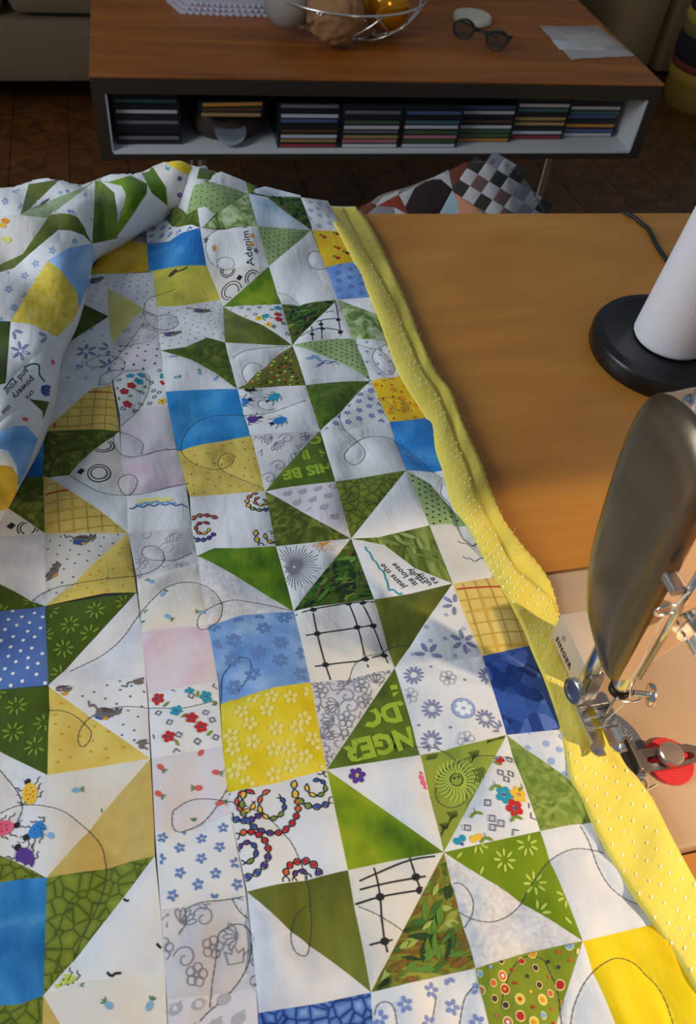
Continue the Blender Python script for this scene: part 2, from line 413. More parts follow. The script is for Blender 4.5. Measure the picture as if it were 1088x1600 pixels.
fabric('blue_print', 'batik', [(88, 130, 206), (112, 152, 218), (140, 174, 228)], 50, 4)
fabric('blue_soft', 'batik', [(88, 132, 196), (118, 158, 214), (160, 190, 226)], 45, 5)
fabric('blue_dotted', 'plain', [(74, 108, 182), (92, 126, 196)], 40)
fabric('navy', 'facets', [(22, 44, 104), (34, 66, 136), (50, 88, 164), (92, 116, 186)], 95)
fabric('blue_pebble', 'pebble', [(22, 46, 110), (64, 104, 184), (146, 180, 226)], 170)
fabric('green_batik', 'batik', [(70, 110, 10), (122, 164, 16), (172, 196, 34)], 32, 4)
fabric('green_batik2', 'batik', [(48, 88, 12), (96, 146, 20), (150, 186, 40)], 34, 5)
fabric('green_dark', 'batik', [(54, 76, 22), (74, 98, 32), (94, 120, 40)], 60, 4)
fabric('green_swirl', 'batik', [(70, 90, 22), (88, 110, 30), (134, 152, 60)], 75, 1, 2.4)
fabric('green_daisy', 'plain', [(62, 92, 18), (76, 106, 24)], 60)
fabric('green_daisy_bright', 'plain', [(112, 150, 8), (130, 166, 14)], 60)
fabric('green_leafprint', 'batik', [(62, 86, 20), (80, 106, 26), (124, 150, 54)], 70, 3, 2)
fabric('green_text', 'batik', [(64, 94, 22), (86, 118, 30), (106, 140, 38)], 50, 4)
fabric('green_fine', 'plain', [(66, 100, 20), (84, 120, 30), (104, 142, 44)], 150, 2, 1)
fabric('lion_green', 'plain', [(138, 152, 52), (150, 164, 62)], 60)
fabric('paisley', 'batik', [(92, 128, 44), (128, 162, 70), (164, 192, 100)], 75, 2, 3)
fabric('olive', 'batik', [(82, 96, 26), (106, 122, 40), (124, 140, 56)], 60, 6, 0, (0.2, 1, .3))
fabric('olive_batik', 'batik', [(74, 96, 26), (104, 126, 44), (132, 152, 74)], 40, 5)
fabric('olive_plain', 'batik', [(70, 90, 24), (94, 112, 32), (120, 130, 36)], 35, 4)
fabric('pale_green', 'plain', [(144, 168, 120), (166, 186, 146)], 60)
fabric('dot_green', 'plain', [(138, 164, 104), (156, 180, 124)], 60)
fabric('lettuce', 'leaf', [(84, 112, 50), (126, 154, 84), (176, 196, 140), (204, 216, 176)], 55, 3, 2.2)
fabric('leaf', 'leaf', [(14, 34, 16), (40, 84, 24), (76, 124, 36), (92, 84, 34), (60, 110, 34), (138, 164, 60)], 55, 3, 1.6, (.6, .5, 1.5))
fabric('leaf_light', 'leaf', [(34, 54, 18), (80, 112, 34), (138, 156, 52), (128, 92, 36), (96, 136, 44), (158, 172, 72)], 45, 3, 1.6, (.9, .5, 1.5))
fabric('bamboo', 'leaf', [(66, 82, 24), (96, 112, 38), (126, 142, 64), (154, 172, 98)], 60, 2, 1.2, (-.7, 2.2, .5))
fabric('grass', 'leaf', [(66, 100, 26), (94, 132, 40), (128, 160, 62)], 50, 2, .6, (0, 2, .5))
fabric('pebble', 'pebble', [(74, 98, 30), (112, 140, 44), (142, 166, 62)], 160)
fabric('polka_green', 'plain', [(122, 136, 28), (140, 154, 40)], 60)
fabric('olive_dot', 'plain', [(96, 108, 30), (112, 124, 40)], 60)
fabric('yellow_speck', 'plain', [(214, 186, 84), (226, 202, 106)], 60)
fabric('yellow_fleck', 'batik', [(206, 174, 40), (222, 196, 70), (232, 212, 110)], 150, 3)
fabric('tan_check', 'plain', [(196, 168, 90), (206, 180, 104)], 160, 4)
fabric('gold', 'batik', [(196, 148, 14), (214, 172, 38), (226, 190, 70)], 55, 4)
fabric('gold_dotted', 'plain', [(226, 184, 26), (236, 196, 36)], 60)
fabric('yellow_batik', 'batik', [(226, 186, 0), (242, 208, 8), (248, 220, 44)], 40, 4, 0, (0, 2, .5))
fabric('yellow_blossom', 'batik', [(210, 186, 16), (224, 202, 34), (234, 214, 80)], 50, 3)
fabric('pale_yellow', 'plain', [(214, 202, 110), (226, 216, 140)], 50)
fabric('yellow_leaf', 'batik', [(212, 200, 90), (224, 208, 84), (150, 170, 70)], 24, 2)
fabric('plaid', 'plain', [(222, 190, 92), (234, 206, 116)], 60)
fabric('binding', 'plain', [(236, 214, 84), (242, 222, 100)], 45, rough=.8)
fabric('backing', 'plain', [(214, 212, 212), (224, 222, 222)], 40)
INK = {'k': (26, 26, 34), 'red': (196, 30, 28), 'blue': (36, 128, 206), 'teal': (30, 150, 180), 'yel': (236, 190, 50), 'grn': (70, 124, 60), 'vio': (128, 134, 172),
       'lav': (128, 146, 206), 'gry': (128, 128, 140), 'lgry': (176, 174, 182), 'pink': (230, 100, 140), 'org': (222, 92, 40), 'white': (238, 240, 246), 'dblue': (52, 84, 160),
       'ggrn': (148, 176, 44), 'dgrn': (34, 54, 20), 'brn': (84, 50, 34), 'purp': (84, 52, 140), 'slate': (92, 92, 120), 'cat': (116, 106, 100), 'strw': (214, 92, 78), 'lime': (190, 206, 84), 'amber': (222, 150, 20),
       'dgold': (176, 110, 20), 'lyel': (232, 218, 120), 'cyan': (128, 176, 214), 'pred': (200, 96, 60), 'mbl': (98, 130, 188), 'bdot': (160, 178, 220), 'pdot': (246, 232, 150), 'wline': (226, 90, 60), 'lgrn': (116, 146, 40), 'choc': (78, 44, 40), 'plaidl': (196, 154, 60), 'plaidb': (216, 174, 70), 'lf1': (30, 64, 22), 'lf2': (58, 104, 32), 'lf3': (92, 136, 44), 'lf4': (18, 40, 20), 'lf5': (104, 88, 40), 'lf6': (134, 162, 64), 'lf7': (164, 180, 84), 'lf8': (132, 88, 34), 'lf9': (150, 170, 104), 'lf0': (112, 134, 62)}
def ink(k): return mat('ink_' + k, INK[k], .85)

# ------------------------------------------------------------------ quilt: patches
quilt = thing('patchwork_quilt', 'white green blue and yellow pinwheel patchwork quilt spread under the sewing machine', 'quilt')
def in_poly(pts, poly):
    pts = np.asarray(pts, float); x, y = pts[:, 0], pts[:, 1]; ins = np.zeros(len(pts), bool)
    n = len(poly)
    for i in range(n):
        x1, y1 = poly[i]; x2, y2 = poly[(i + 1) % n]
        if y1 == y2: continue
        c = ((y1 > y) != (y2 > y)) & (x < (x2 - x1) * (y - y1) / (y2 - y1) + x1); ins ^= c
    return ins
def expand(poly):
    return [(-34 if x == 0 else x, 1646 if y == 1600 else y) for x, y in poly]
def mesh_px(poly, step, extra=None):
    """triangulated sheet over a pixel outline; returns px verts, faces, number of border verts"""
    bnd = resample(list(poly) + [poly[0]], step)[:-1]; nb = len(bnd)
    lo = bnd.min(0); hi = bnd.max(0)
    gx, gy = np.meshgrid(np.arange(lo[0] + step * .5, hi[0], step), np.arange(lo[1] + step * .5, hi[1], step * .9))
    gx[1::2] += step * .5
    g = np.c_[gx.ravel(), gy.ravel()]
    if len(g):
        g = g[in_poly(g, [tuple(p) for p in bnd])]
    if len(g):
        dm = np.sqrt(((g[:, None] - bnd[None]) ** 2).sum(2).min(1)); g = g[dm > step * .5]
    if extra is not None and len(extra):
        e = extra[(extra[:, 0] > lo[0]) & (extra[:, 0] < hi[0]) & (extra[:, 1] > lo[1]) & (extra[:, 1] < hi[1])]
        if len(e): e = e[in_poly(e, [tuple(p) for p in bnd])]
        if len(e):
            e = e[np.sqrt(((e[:, None] - bnd[None]) ** 2).sum(2).min(1)) > 2.5]
            kp = []
            for q in e:
                if all((q[0] - k_[0]) ** 2 + (q[1] - k_[1]) ** 2 > 9 for k_ in kp): kp.append(q)
            if kp:
                e = np.array(kp)
                if len(g): g = g[np.sqrt(((g[:, None] - e[None]) ** 2).sum(2).min(1)) > 3]
                g = np.r_[g, e] if len(g) else e
    allp = np.r_[bnd, g] if len(g) else bnd
    r = delaunay_2d_cdt([Vector(p) for p in allp], [(i, (i + 1) % nb) for i in range(nb)], [], 1, 1e-4)
    v = np.array([tuple(p) for p in r[0]]); f = [tuple(t) for t in r[2]]
    return v, f, bnd
def build(name, verts, faces, m, parent, uv=None, smooth=True):
    me = bpy.data.meshes.new(name); me.from_pydata([tuple(v) for v in verts], [], faces)
    for mm in (m if isinstance(m, (list, tuple)) else [m]): me.materials.append(mm)
    if uv is not None:
        l = me.uv_layers.new(name='UVMap'); idx = np.zeros(len(me.loops), int); me.loops.foreach_get('vertex_index', idx)
        l.data.foreach_set('uv', np.asarray(uv)[idx].astype(np.float32).ravel())
    if smooth: me.polygons.foreach_set('use_smooth', [True] * len(me.polygons))
    return link(name, me, parent)
class Patch: pass
def fix_up(verts, faces):
    V = np.asarray(verts); I = np.array([f[:3] for f in faces]); a = V[I[:, 0]]
    e, g = V[I[:, 1]] - a, V[I[:, 2]] - a
    n = np.c_[e[:, 1] * g[:, 2] - e[:, 2] * g[:, 1], e[:, 2] * g[:, 0] - e[:, 0] * g[:, 2], e[:, 0] * g[:, 1] - e[:, 1] * g[:, 0]]
    ok = (n * (CAMP - a)).sum(1) > 0
    return [tuple(f) if k else tuple(f)[::-1] for f, k in zip(faces, ok)]
def patch(m, poly, surf=1, label=None):
    poly = expand(poly); p = Patch(); p.poly = poly; p.surf = surf
    v, f, bnd = mesh_px(poly, 6.5 if surf == 1 else 5, QPX if surf == 1 else None)
    if surf == 1:
        wv = march(v); p.bw = march(bnd)[:, :2]
        wv[:, 2] += puff(wv[:, :2], p.bw); uv = wv[:, :2] + np.array(p.bw.mean(0)) * 3.7
    else:
        db = np.sqrt(((v[:, None] - bnd[None]) ** 2).sum(2).min(1))
        base = cast2(v, .0006)
        cen = Vector(CAMP)
        wv = base + (CAMP - base) / np.linalg.norm(CAMP - base, axis=1)[:, None] * (.0016 * (1 - np.exp(-db / 9)))[:, None]
        uv = v * .00042 + v.mean(0) * .01
    if surf == 1: ALLF.extend([tuple(i + len(ALLV) for i in t) for t in f]); ALLV.extend([Vector(q_) for q_ in wv])
    p.bvh = BVHTree.FromPolygons([Vector(q_) for q_ in wv], f)
    p.obj = build('patch', wv, fix_up(wv, f), MATS[m], quilt, uv)
    if label: p.obj['label'] = label
    return p
# ---- flat prints: little shapes printed on a patch
class Print:
    def __init__(s, p): s.p = p; s.v = []; s.f = []; s.m = []; s.k = []
    def poly(s, pts, k):
        if k not in s.k: s.k.append(k)
        b = len(s.v); s.v += list(pts); s.f.append(list(range(b, b + len(pts)))); s.m.append(s.k.index(k))
    def tris(s, pts, faces, k):
        if k not in s.k: s.k.append(k)
        b = len(s.v); s.v += list(pts)
        for f in faces: s.f.append([b + i for i in f]); s.m.append(s.k.index(k))
    def ell(s, c, rx, ry, k, a=0, n=8):
        ca, sa = math.cos(a), math.sin(a)
        if n >= 10:
            R_ = [(c[0] + f_ * (rx * math.cos(t) * ca - ry * math.sin(t) * sa), c[1] + f_ * (rx * math.cos(t) * sa + ry * math.sin(t) * ca)) for f_ in (.55, 1) for t in (2 * math.pi * i / n for i in range(n))]
            s.tris([tuple(c)] + R_, [(0, 1 + i, 1 + (i + 1) % n) for i in range(n)] + [(1 + i, 1 + n + i, 1 + n + (i + 1) % n, 1 + (i + 1) % n) for i in range(n)], k); return
        s.poly([(c[0] + rx * math.cos(t) * ca - ry * math.sin(t) * sa, c[1] + rx * math.cos(t) * sa + ry * math.sin(t) * ca) for t in (2 * math.pi * i / n for i in range(n))], k)
    def line(s, pts, wd, k):
        pts = [np.array(q, float) for q in pts]
        for a, b in zip(pts, pts[1:]):
            d = b - a; L = np.linalg.norm(d)
            if L < 1e-9: continue
            nseg = max(1, int(L / .004)); n = np.array([-d[1], d[0]]) / L * wd / 2; e = d / L * wd * .3
            for i in range(nseg):
                q0 = a + d * i / nseg - e; q1 = a + d * (i + 1) / nseg + e
                s.poly([q0 + n, q0 - n, q1 - n, q1 + n], k)
    def ring(s, c, r, wd, k, n=16, rx=1):
        s.line([(c[0] + r * rx * math.cos(2 * math.pi * i / n), c[1] + r * math.sin(2 * math.pi * i / n)) for i in range(n + 1)], wd, k)
    def curve(s, pts, wd, k): s.line(smooth_line(pts, .0012), wd, k)
    def flower(s, c, r, k, kc=None, n=5, a=0, pw=.36):
        for i in range(n):
            t = a + 2 * math.pi * i / n; s.ell((c[0] + r * .62 * math.cos(t), c[1] + r * .62 * math.sin(t)), r * .42, r * pw, k, t, 7)
        if kc: s.ell(c, r * .2, r * .2, kc, 0, 6)
    def daisy(s, c, r, k, n=8, a=0):
        for i in range(n):
            t = a + 2 * math.pi * i / n; s.ell((c[0] + r * .62 * math.cos(t), c[1] + r * .62 * math.sin(t)), r * .36, r * .12, k, t, 6)
    def text(s, st, c, h, ang, k, bold=False):
        cu = bpy.data.curves.new('t', 'FONT'); cu.body = st; cu.size = h; cu.align_x = 'CENTER'; cu.align_y = 'CENTER'; cu.resolution_u = 2
        cu.offset = h * (.05 if bold else .005)
        o = bpy.data.objects.new('t', cu); COL.objects.link(o)
        dg = bpy.context.evaluated_depsgraph_get(); me = bpy.data.meshes.new_from_object(o.evaluated_get(dg))
        ca, sa = math.cos(ang), math.sin(ang)
        fl_ = 1 if s.p.surf == 1 else -1
        pts = [(c[0] + v.co.x * ca - fl_ * v.co.y * sa, c[1] + v.co.x * sa + fl_ * v.co.y * ca) for v in me.vertices]
        s.tris(pts, [tuple(q.vertices) for q in me.polygons], k)
        bpy.data.objects.remove(o); bpy.data.curves.remove(cu); bpy.data.meshes.remove(me)
    def done(s):
        if not s.f: return
        uv = np.array(s.v, float)
        if s.p.surf == 1:
            wv = np.c_[uv, H(uv[:, 0], uv[:, 1])]; px = toPx(wv)
        else:
            px = np.c_[uv[:, 0], uv[:, 1]]
        ok = in_poly(px, s.p.poly)
        keep = [(f, m) for f, m in zip(s.f, s.m) if all(ok[i] for i in f)]
        if not keep: return
        used = sorted({i for f, _ in keep for i in f}); mp = {i: j for j, i in enumerate(used)}; sel = np.array(used)
        if s.p.surf == 1:
            pts = wv[sel]
            for q_ in pts:
                h_ = s.p.bvh.ray_cast(Vector((q_[0], q_[1], .3)), Vector((0, 0, -1)))[0]
                if h_ is None: h_ = s.p.bvh.find_nearest(Vector(q_))[0]
                q_[2] = h_.z + .00022
        else:
            pts = []
            for d_ in rays(px[sel]):
                v_ = Vector(d_).normalized(); h_ = s.p.bvh.ray_cast(Vector(CAMP), v_)[0]
                if h_ is None: h_ = s.p.bvh.find_nearest(Vector(CAMP) + v_ * .6)[0]
                pts.append(np.array(h_ - v_ * .00035))
            pts = np.array(pts)
        lay = np.zeros(len(used))
        for f, m in keep:
            for i in f: lay[mp[i]] = m
        pts[:, 2] += .000035 * lay      # later inks lie over earlier ones
        fs = [tuple(mp[i] for i in f) for f, _ in keep]
        fs = fix_up(pts, fs)
        me = bpy.data.meshes.new('print'); me.from_pydata([tuple(v) for v in pts], [], fs)
        for k in s.k: me.materials.append(ink(k))
        me.polygons.foreach_set('material_index', [m for _, m in keep])
        link('print', me, s.p.obj)['kind'] = 'stuff'
def spots(p, step, jit=.25, rot=.3):
    """points of a fabric repeat over the patch, in print coordinates"""
    if p.surf == 1: b = p.bw; st = step
    else: b = np.array(p.poly, float); st = step * 2300
    lo, hi = b.min(0) - st, b.max(0) + st; out = []; c = (lo + hi) / 2; R = np.abs(hi - lo).max()
    n = int(R / st) + 2; ca, sa = math.cos(rot), math.sin(rot)
    rnd = random.Random(int(abs(b[0][0]) * 1e5) + 3)
    for i in range(-n, n + 1):
        for j in range(-n, n + 1):
            x = (i + (j % 2) * .5) * st + rnd.uniform(-jit, jit) * st; y = j * st * .87 + rnd.uniform(-jit, jit) * st
            q = (c[0] + x * ca - y * sa, c[1] + x * sa + y * ca)
            if lo[0] < q[0] < hi[0] and lo[1] < q[1] < hi[1]: out.append(q)
    return out
def U(p): return 1. if p.surf == 1 else 2300.
def pr_sprig(p, k='mbl', step=.0105, r=.0026):
    g = Print(p); u = U(p)
    for i, q in enumerate(spots(p, step, .12)): g.flower(q, r * u, k, None, 5, i * .7, .3)
    g.done()
def pr_dots(p, k, step, r, jit=.05, n=6):
    g = Print(p); u = U(p)
    for q in spots(p, step, jit): g.ell(q, r * u, r * u, k, 0, n)
    g.done()
def pr_berry(p, k='cyan', step=.017):
    g = Print(p); u = U(p); rn = random.Random(3)
    for q in spots(p, step, .25):
        a = rn.uniform(-1, 3); d = (math.cos(a), math.sin(a))
        g.ell(q, .0021 * u, .0014 * u, k, a); 
        for da in (-.6, 0, .6):
            e = (q[0] + .004 * u * math.cos(a + da * .5), q[1] + .004 * u * math.sin(a + da * .5)); g.ell((q[0] + .0031 * u * math.cos(a + da * .5), q[1] + .0031 * u * math.sin(a + da * .5)), .0011 * u, .00035 * u, 'grn', a + da, 5)
    g.done()
def pr_prim(p):
    g = Print(p); u = U(p); rn = random.Random(5)
    for i, q in enumerate(spots(p, .0095, .3)):
        t = i % 5
        if t < 2:
            k = ('red', 'teal', 'yel')[rn.randrange(3)]; g.flower(q, .0034 * u, k, 'dblue' if k != 'yel' else 'brn', 5, i * .9, .4)
            e = (q[0] + .004 * u, q[1] - .0042 * u); g.ell(e, .0022 * u, .0008 * u, 'lgrn', rn.uniform(0, 3), 6)
        else:
            s = .0017 * u; a = rn.uniform(0, 1)
            c = [(q[0] + s * math.cos(a + j * math.pi / 2), q[1] + s * math.sin(a + j * math.pi / 2)) for j in range(5)]; g.line(c, .00055 * u, 'slate')
    g.done()
def pr_cats(p, lst=()):
    g = Print(p); u = U(p); rn = random.Random(len(p.poly) + int(p.poly[0][0]))
    for q in spots(p, .0075, .15): g.ell(q, .00065 * u, .0006 * u, 'slate', 0, 6)
    for i, (qx, qy) in enumerate(lst):
        q = W1(qx, qy); a = rn.uniform(-.6, .6); ca, sa = math.cos(a), math.sin(a)
        T = lambda x, y: (q[0] + (x * ca - y * sa) * u, q[1] + (x * sa + y * ca) * u)
        g.ell(T(0, 0), .0058 * u, .0036 * u, 'cat', a, 10); g.ell(T(.0058, .0016), .0026 * u, .0023 * u, 'cat', a, 8)
        g.ell(T(-.001, -.0026), .0045 * u, .002 * u, 'dblue', a, 8); g.ell(T(.0015, -.0034), .0018 * u, .001 * u, 'amber', a, 6)
        g.curve([T(-.005, .001), T(-.008, .003), T(-.0095, .0015), T(-.011, .004)], .0009 * u, 'cat')
        for s in (-1, 1): g.poly([T(.0052 + s * .0012, .0032), T(.0066 + s * .0012, .0032), T(.006 + s * .0014, .0052)], 'choc')
        g.line([T(-.003, .002), T(.003, .0026)], .0005 * u, 'k'); g.line([T(-.002, .0008), T(.004, .0012)], .0005 * u, 'k')
    g.done()
def bug(g, q, a, k, kd, u=1.):
    ca, sa = math.cos(a), math.sin(a); T = lambda x, y: (q[0] + (x * ca - y * sa) * u, q[1] + (x * sa + y * ca) * u)
    for s in (-1, 1):
        for x in (-.004, 0, .004):
            g.line([T(x, s * .003), T(x * 1.25, s * .006), T(x * 1.25 + .0022, s * .0064), T(x * 1.3 + .003, s * .0080)], .00055 * u, 'k')
        g.line([T(.0085, s * .001), T(.0105, s * .0022), T(.0118, s * .0016)], .00045 * u, 'k')
    g.ell(T(0, 0), .0070 * u, .0050 * u, k, a, 14); g.ell(T(.0084, 0), .0022 * u, .0021 * u, 'k', a, 10)
    for x, y in ((-.003, .0016), (-.003, -.0016), (0, .0024), (0, -.0022), (.0028, .0013), (.0028, -.0015), (-.0008, 0)): g.ell(T(x, y), .0007 * u, .0006 * u, kd, 0, 6)
def W1(x, y):
    d = rays([(x, y)])[0]; z = 0.
    for _ in range(4):
        p = CAMP + d * ((z - CAMP[2]) / d[2]); z = float(H(p[0], p[1]))
    if p[1] > .25: p = march([(x, y)])[0]
    return (p[0], p[1])
def pr_bugs(p, lst):
    g = Print(p)
    for x, y, a, k, kd in lst: bug(g, W1(x, y), a, k, kd, .78)
    g.done()
def pr_sketch(p, k='gry', step=.016, wd=.00045):
    g = Print(p); u = U(p); rn = random.Random(9)
    for i, q in enumerate(spots(p, step, .3)):
        t = i % 4; s = .0055 * u
        if t == 0:
            for j in range(5): g.ring((q[0] + s * .5 * math.cos(j * 1.257), q[1] + s * .5 * math.sin(j * 1.257)), s * .36, wd * u, k, 9)
            g.ring(q, s * .25, wd * u, k, 8)
        elif t == 1:
            g.line([(q[0] + s * r_ * math.cos(r_ * 9), q[1] + s * r_ * math.sin(r_ * 9)) for r_ in np.linspace(.15, 1, 26)], wd * u, k)
        elif t == 2:
            a = rn.uniform(0, 6)
            for j in range(5):
                b = a + (j - 2) * .45
                g.line([(q[0] + s * 1.3 * r_ * math.cos(b + .5 * math.sin(3 * r_) * (1 if sd else -1) * .5), q[1] + s * 1.3 * r_ * math.sin(b + .5 * math.sin(3 * r_) * (1 if sd else -1) * .5)) for sd in (0, 1) for r_ in (np.linspace(.1, 1, 7) if sd else np.linspace(1, .1, 7))], wd * u, k)
        else:
            c = [(q[0] + s * a_, q[1] + s * b_) for a_, b_ in ((-.6, -.6), (-.8, .4), (-.3, .1), (0, .7), (.3, .1), (.8, .4), (.6, -.6), (-.6, -.6))]; g.line(c, wd * u, k)
    g.done()
def pr_rings(p, lst):
    g = Print(p)
    for x, y, r in lst:
        c = W1(x, y); g.ring(c, r, .0007, 'k', 22); g.ring(c, r * .72, .0007, 'k', 18)
        d = (c[0] - r * 1.6, c[1] + r * .5); s = .0028; g.poly([(d[0] - s, d[1]), (d[0], d[1] - s), (d[0] + s, d[1]), (d[0], d[1] + s)], 'k')
    g.done()
def pr_ric(p, lst):
    g = Print(p); ks = ('red', 'org', 'yel', 'lgrn', 'dblue', 'purp', 'red')
    for i0, (x, y, r) in enumerate(lst):
        c = W1(x, y)
        for rad, wv, span, n in ((r, .0016, 5.0, 90), (r * .45, .0011, 5.6, 50)):
            for sg in (1, -1):
                pts = []
                for i in range(n + 1):
                    t = span * i / n; rr = rad * (1 - .06 * t) + sg * wv * math.sin(t * rad * 620)
                    pts.append((c[0] + rr * math.cos(t + .6 + i0), c[1] + rr * math.sin(t + .6 + i0)))
                g.line(pts, .00055, 'k')
            t = math.pi / 2 / (rad * 620); j = 0
            while t < span:
                rr = rad * (1 - .06 * t); a_ = t + .6 + i0
                g.ell((c[0] + rr * math.cos(a_), c[1] + rr * math.sin(a_)), wv * .72, 1 / 720, ks[(j // 2 + i0) % 7], a_, 8); t += math.pi / (rad * 620); j += 1
    g.done()
def pr_net(p, lines, dots, r=.0016):
    g = Print(p)
    for l in lines: g.line([W1(*q) for q in smooth_line(l, 12)] if len(l) > 2 else [W1(*q) for q in resample(l, 10)], .0008, 'k')
    for q in dots: g.ell(W1(*q), r * 1.25, r, 'k', 0, 12)
    g.done()
def pr_daisy(p, k, step=.0155, r=.006, n=8):
    g = Print(p); u = U(p)
    for i, q in enumerate(spots(p, step, .1)): g.daisy(q, r * u, k, n, i * .4)
    g.done()
def pr_violet(p, step=.024):
    g = Print(p); u = U(p)
    for i, q in enumerate(spots(p, step, .25)):
        if i % 3 != 2:
            for j in range(6):
                t = i + j * 1.047; g.ell((q[0] + .005 * u * math.cos(t), q[1] + .005 * u * math.sin(t)), .0034 * u, .0014 * u, 'vio', t, 7)
        else: g.flower(q, .003 * u, 'lav', None, 5, i)
    for i, q in enumerate(spots(p, .013, .3)): g.flower(q, .0014 * u, 'bdot', None, 4, i)
    g.done()
def pr_plaid(p, a=.05, off=0.0, red=True):
    g = Print(p); b = p.bw; c = b.mean(0); R = .04
    for i in range(-6, 7):
        for ax in (0, 1):
            d = (math.cos(a), math.sin(a)) if ax == 0 else (-math.sin(a), math.cos(a)); n = (-d[1], d[0]); o_ = i * .0085 + off
            k = 'plaidl'; wd = .0006
            if red and i == 2: k = 'red'; wd = .0011
            if i % 3 == 0: wd = .0016; k = 'plaidb'
            if red and i == 2: k = 'red'; wd = .0011
            g.line([(c[0] + n[0] * o_ + d[0] * t, c[1] + n[1] * o_ + d[1] * t) for t in np.arange(-R, R + .001, .002)], wd, k)
    g.done()
def pr_text(p, items, k, bold=False):
    g = Print(p)
    for st, x, y, h, a in items:
        if p.surf == 1: g.text(st, W1(x, y), h, a, k, bold)
        else: g.text(st, (x, y), h * 2300, a, k, bold)
    g.done()
def pr_hearts(p):
    g = Print(p); u = U(p)
    for q in spots(p, .0105, .03, 0):
        g.ell(q, .0032 * u, .0022 * u, 'lgry', .3, 8); g.poly([(q[0] - .002 * u, q[1] + .0008 * u), (q[0] + .002 * u, q[1] + .0012 * u), (q[0] + .0034 * u, q[1] + .003 * u)], 'lgry')
    g.done()
def pr_polka(p):
    g = Print(p); ks = ('red', 'yel', 'cyan', 'org', 'choc', 'pred', 'amber', 'choc'); rn = random.Random(2); g.k.append('pdot')
    for i, q in enumerate(spots(p, .0062, .12)):
        r = rn.choice((.0008, .0013, .0018)); k = rn.choice(ks)
        if r > .0012: g.ell(q, r * 1.3, r * 1.3, 'pdot', 0, 10)
        g.ell(q, r, r, k, 0, 10)
        if r > .0015: g.ell(q, r * .45, r * .45, rn.choice(('red', 'amber', 'white')), 0, 6)
    g.done()
def pr_leaves(p, ks, step=.0052, L=.0055, wd=.0016, a0=.6, sp=.9):
    g = Print(p); u = U(p); rn = random.Random(11)
    for q in spots(p, step, .4):
        a = a0 + rn.uniform(-sp, sp); l = L * rn.uniform(.6, 1.3) * u; w_ = wd * rn.uniform(.7, 1.3) * u; ca, sa = math.cos(a), math.sin(a)
        g.poly([(q[0] + x * l * ca - y * w_ * sa, q[1] + x * l * sa + y * w_ * ca) for x, y in ((-1, 0), (-.45, -.75), (.2, -.9), (1, 0), (.2, .9), (-.45, .75))], rn.choice(ks))
    g.done()
def pr_waves(p, lst, k='dblue', wd=.0006):
    g = Print(p)
    for l in lst:
        pts = resample(l, 3); g.line([W1(x, y + 1.6 * math.sin(i * 1.1)) for i, (x, y) in enumerate(pts)], wd, k)
    g.done()

# ------------------------------------------------------------------ quilt body: backing sheets
RIGHT = [(556, 322), (580, 354), (610, 415), (639, 480), (659, 532), (683, 582), (705, 610), (722, 656), (750, 717), (771, 775), (788, 812), (816, 851), (840, 879), (854, 899), (863, 917), (875, 961),
         (890, 1010), (915, 1070), (945, 1130), (976, 1191), (996, 1214), (1021, 1250), (1053, 1313), (1088, 1377), (1130, 1450), (1180, 1540)]
LEFT = [(512, 322), (530, 365), (556, 415), (580, 469), (600, 520), (625, 588), (661, 645), (676, 672), (681, 705), (693, 740), (707, 790), (735, 830), (760, 880), (790, 930), (815, 975), (830, 1015),
        (850, 1060), (866, 1105), (872, 1140), (885, 1180), (893, 1220), (905, 1240), (928, 1290), (950, 1330), (990, 1400), (1020, 1440), (1060, 1500), (1088, 1545), (1130, 1615)]
MID = [(536, 324), (562, 375), (590, 425), (620, 480), (635, 521), (659, 574), (683, 610), (697, 645), (716, 692), (733, 734), (747, 780), (766, 815), (799, 879), (832, 909), (858, 930), (872, 962)]
body = [(-34, 1660), (-34, 560), (-34, 330), (120, 300), (250, 250), (300, 258), (346, 272), (385, 289), (420, 302), (470, 312), (512, 320)] + [(x - 4, y) for x, y in RIGHT[:-2]] + [(1140, 1660)]
v, f, b = mesh_px(body, 13)
wv = march(v, -.0016); lowv = wv.copy(); lowv[:, 2] -= .005
build('backing', wv, fix_up(wv, f), MATS['backing'], quilt, wv[:, :2])
v2 = np.array(S2v)
o = build('folded_backing', v2, S2f, MATS['backing'], quilt, v2[:, :2])

pp = patch
# --- lower left
q = pp('blue_dotted', [(0, 964), (72, 951), (77, 1075), (0, 1086)]); pr_dots(q, 'white', .0068, .0011, .12)
q = pp('green_daisy', [(0, 901), (72, 951), (0, 964)]); pr_daisy(q, 'lgrn', .015, .0055)
pp('white_mottle', [(0, 847), (72, 839), (72, 951), (0, 901)])
q = pp('white_warm', [(0, 808), (12, 798), (72, 839), (0, 847)]); pr_rings(q, [(46, 832, .0062)])
pp('green_swirl', [(33, 751), (69, 749), (72, 839), (12, 798), (20, 775)])
pp('blue_batik', [(22, 757), (69, 749), (70, 680), (52, 685)])
q = pp('green_daisy', [(0, 1086), (77, 1076), (76, 1215), (0, 1160)]); pr_daisy(q, 'lgrn')
pp('white_mottle', [(0, 1160), (76, 1215), (0, 1229)])
q = pp('white', [(0, 1229), (76, 1215), (75, 1375), (0, 1326)])
pr_bugs(q, [(48, 1243, 1.75, 'yel', 'org'), (5, 1298, .1, 'pink', 'red'), (64, 1300, 3.5, 'blue', 'dblue'), (42, 1346, 2.1, 'purp', 'k')])
pp('pebble', [(0, 1326), (30, 1348), (75, 1375), (41, 1377), (0, 1388)])
pp('blue_batik', [(0, 1388), (41, 1377), (75, 1375), (70, 1558), (33, 1572), (0, 1576)])
pp('pebble', [(0, 1576), (33, 1572), (70, 1558), (68, 1600), (0, 1600)])
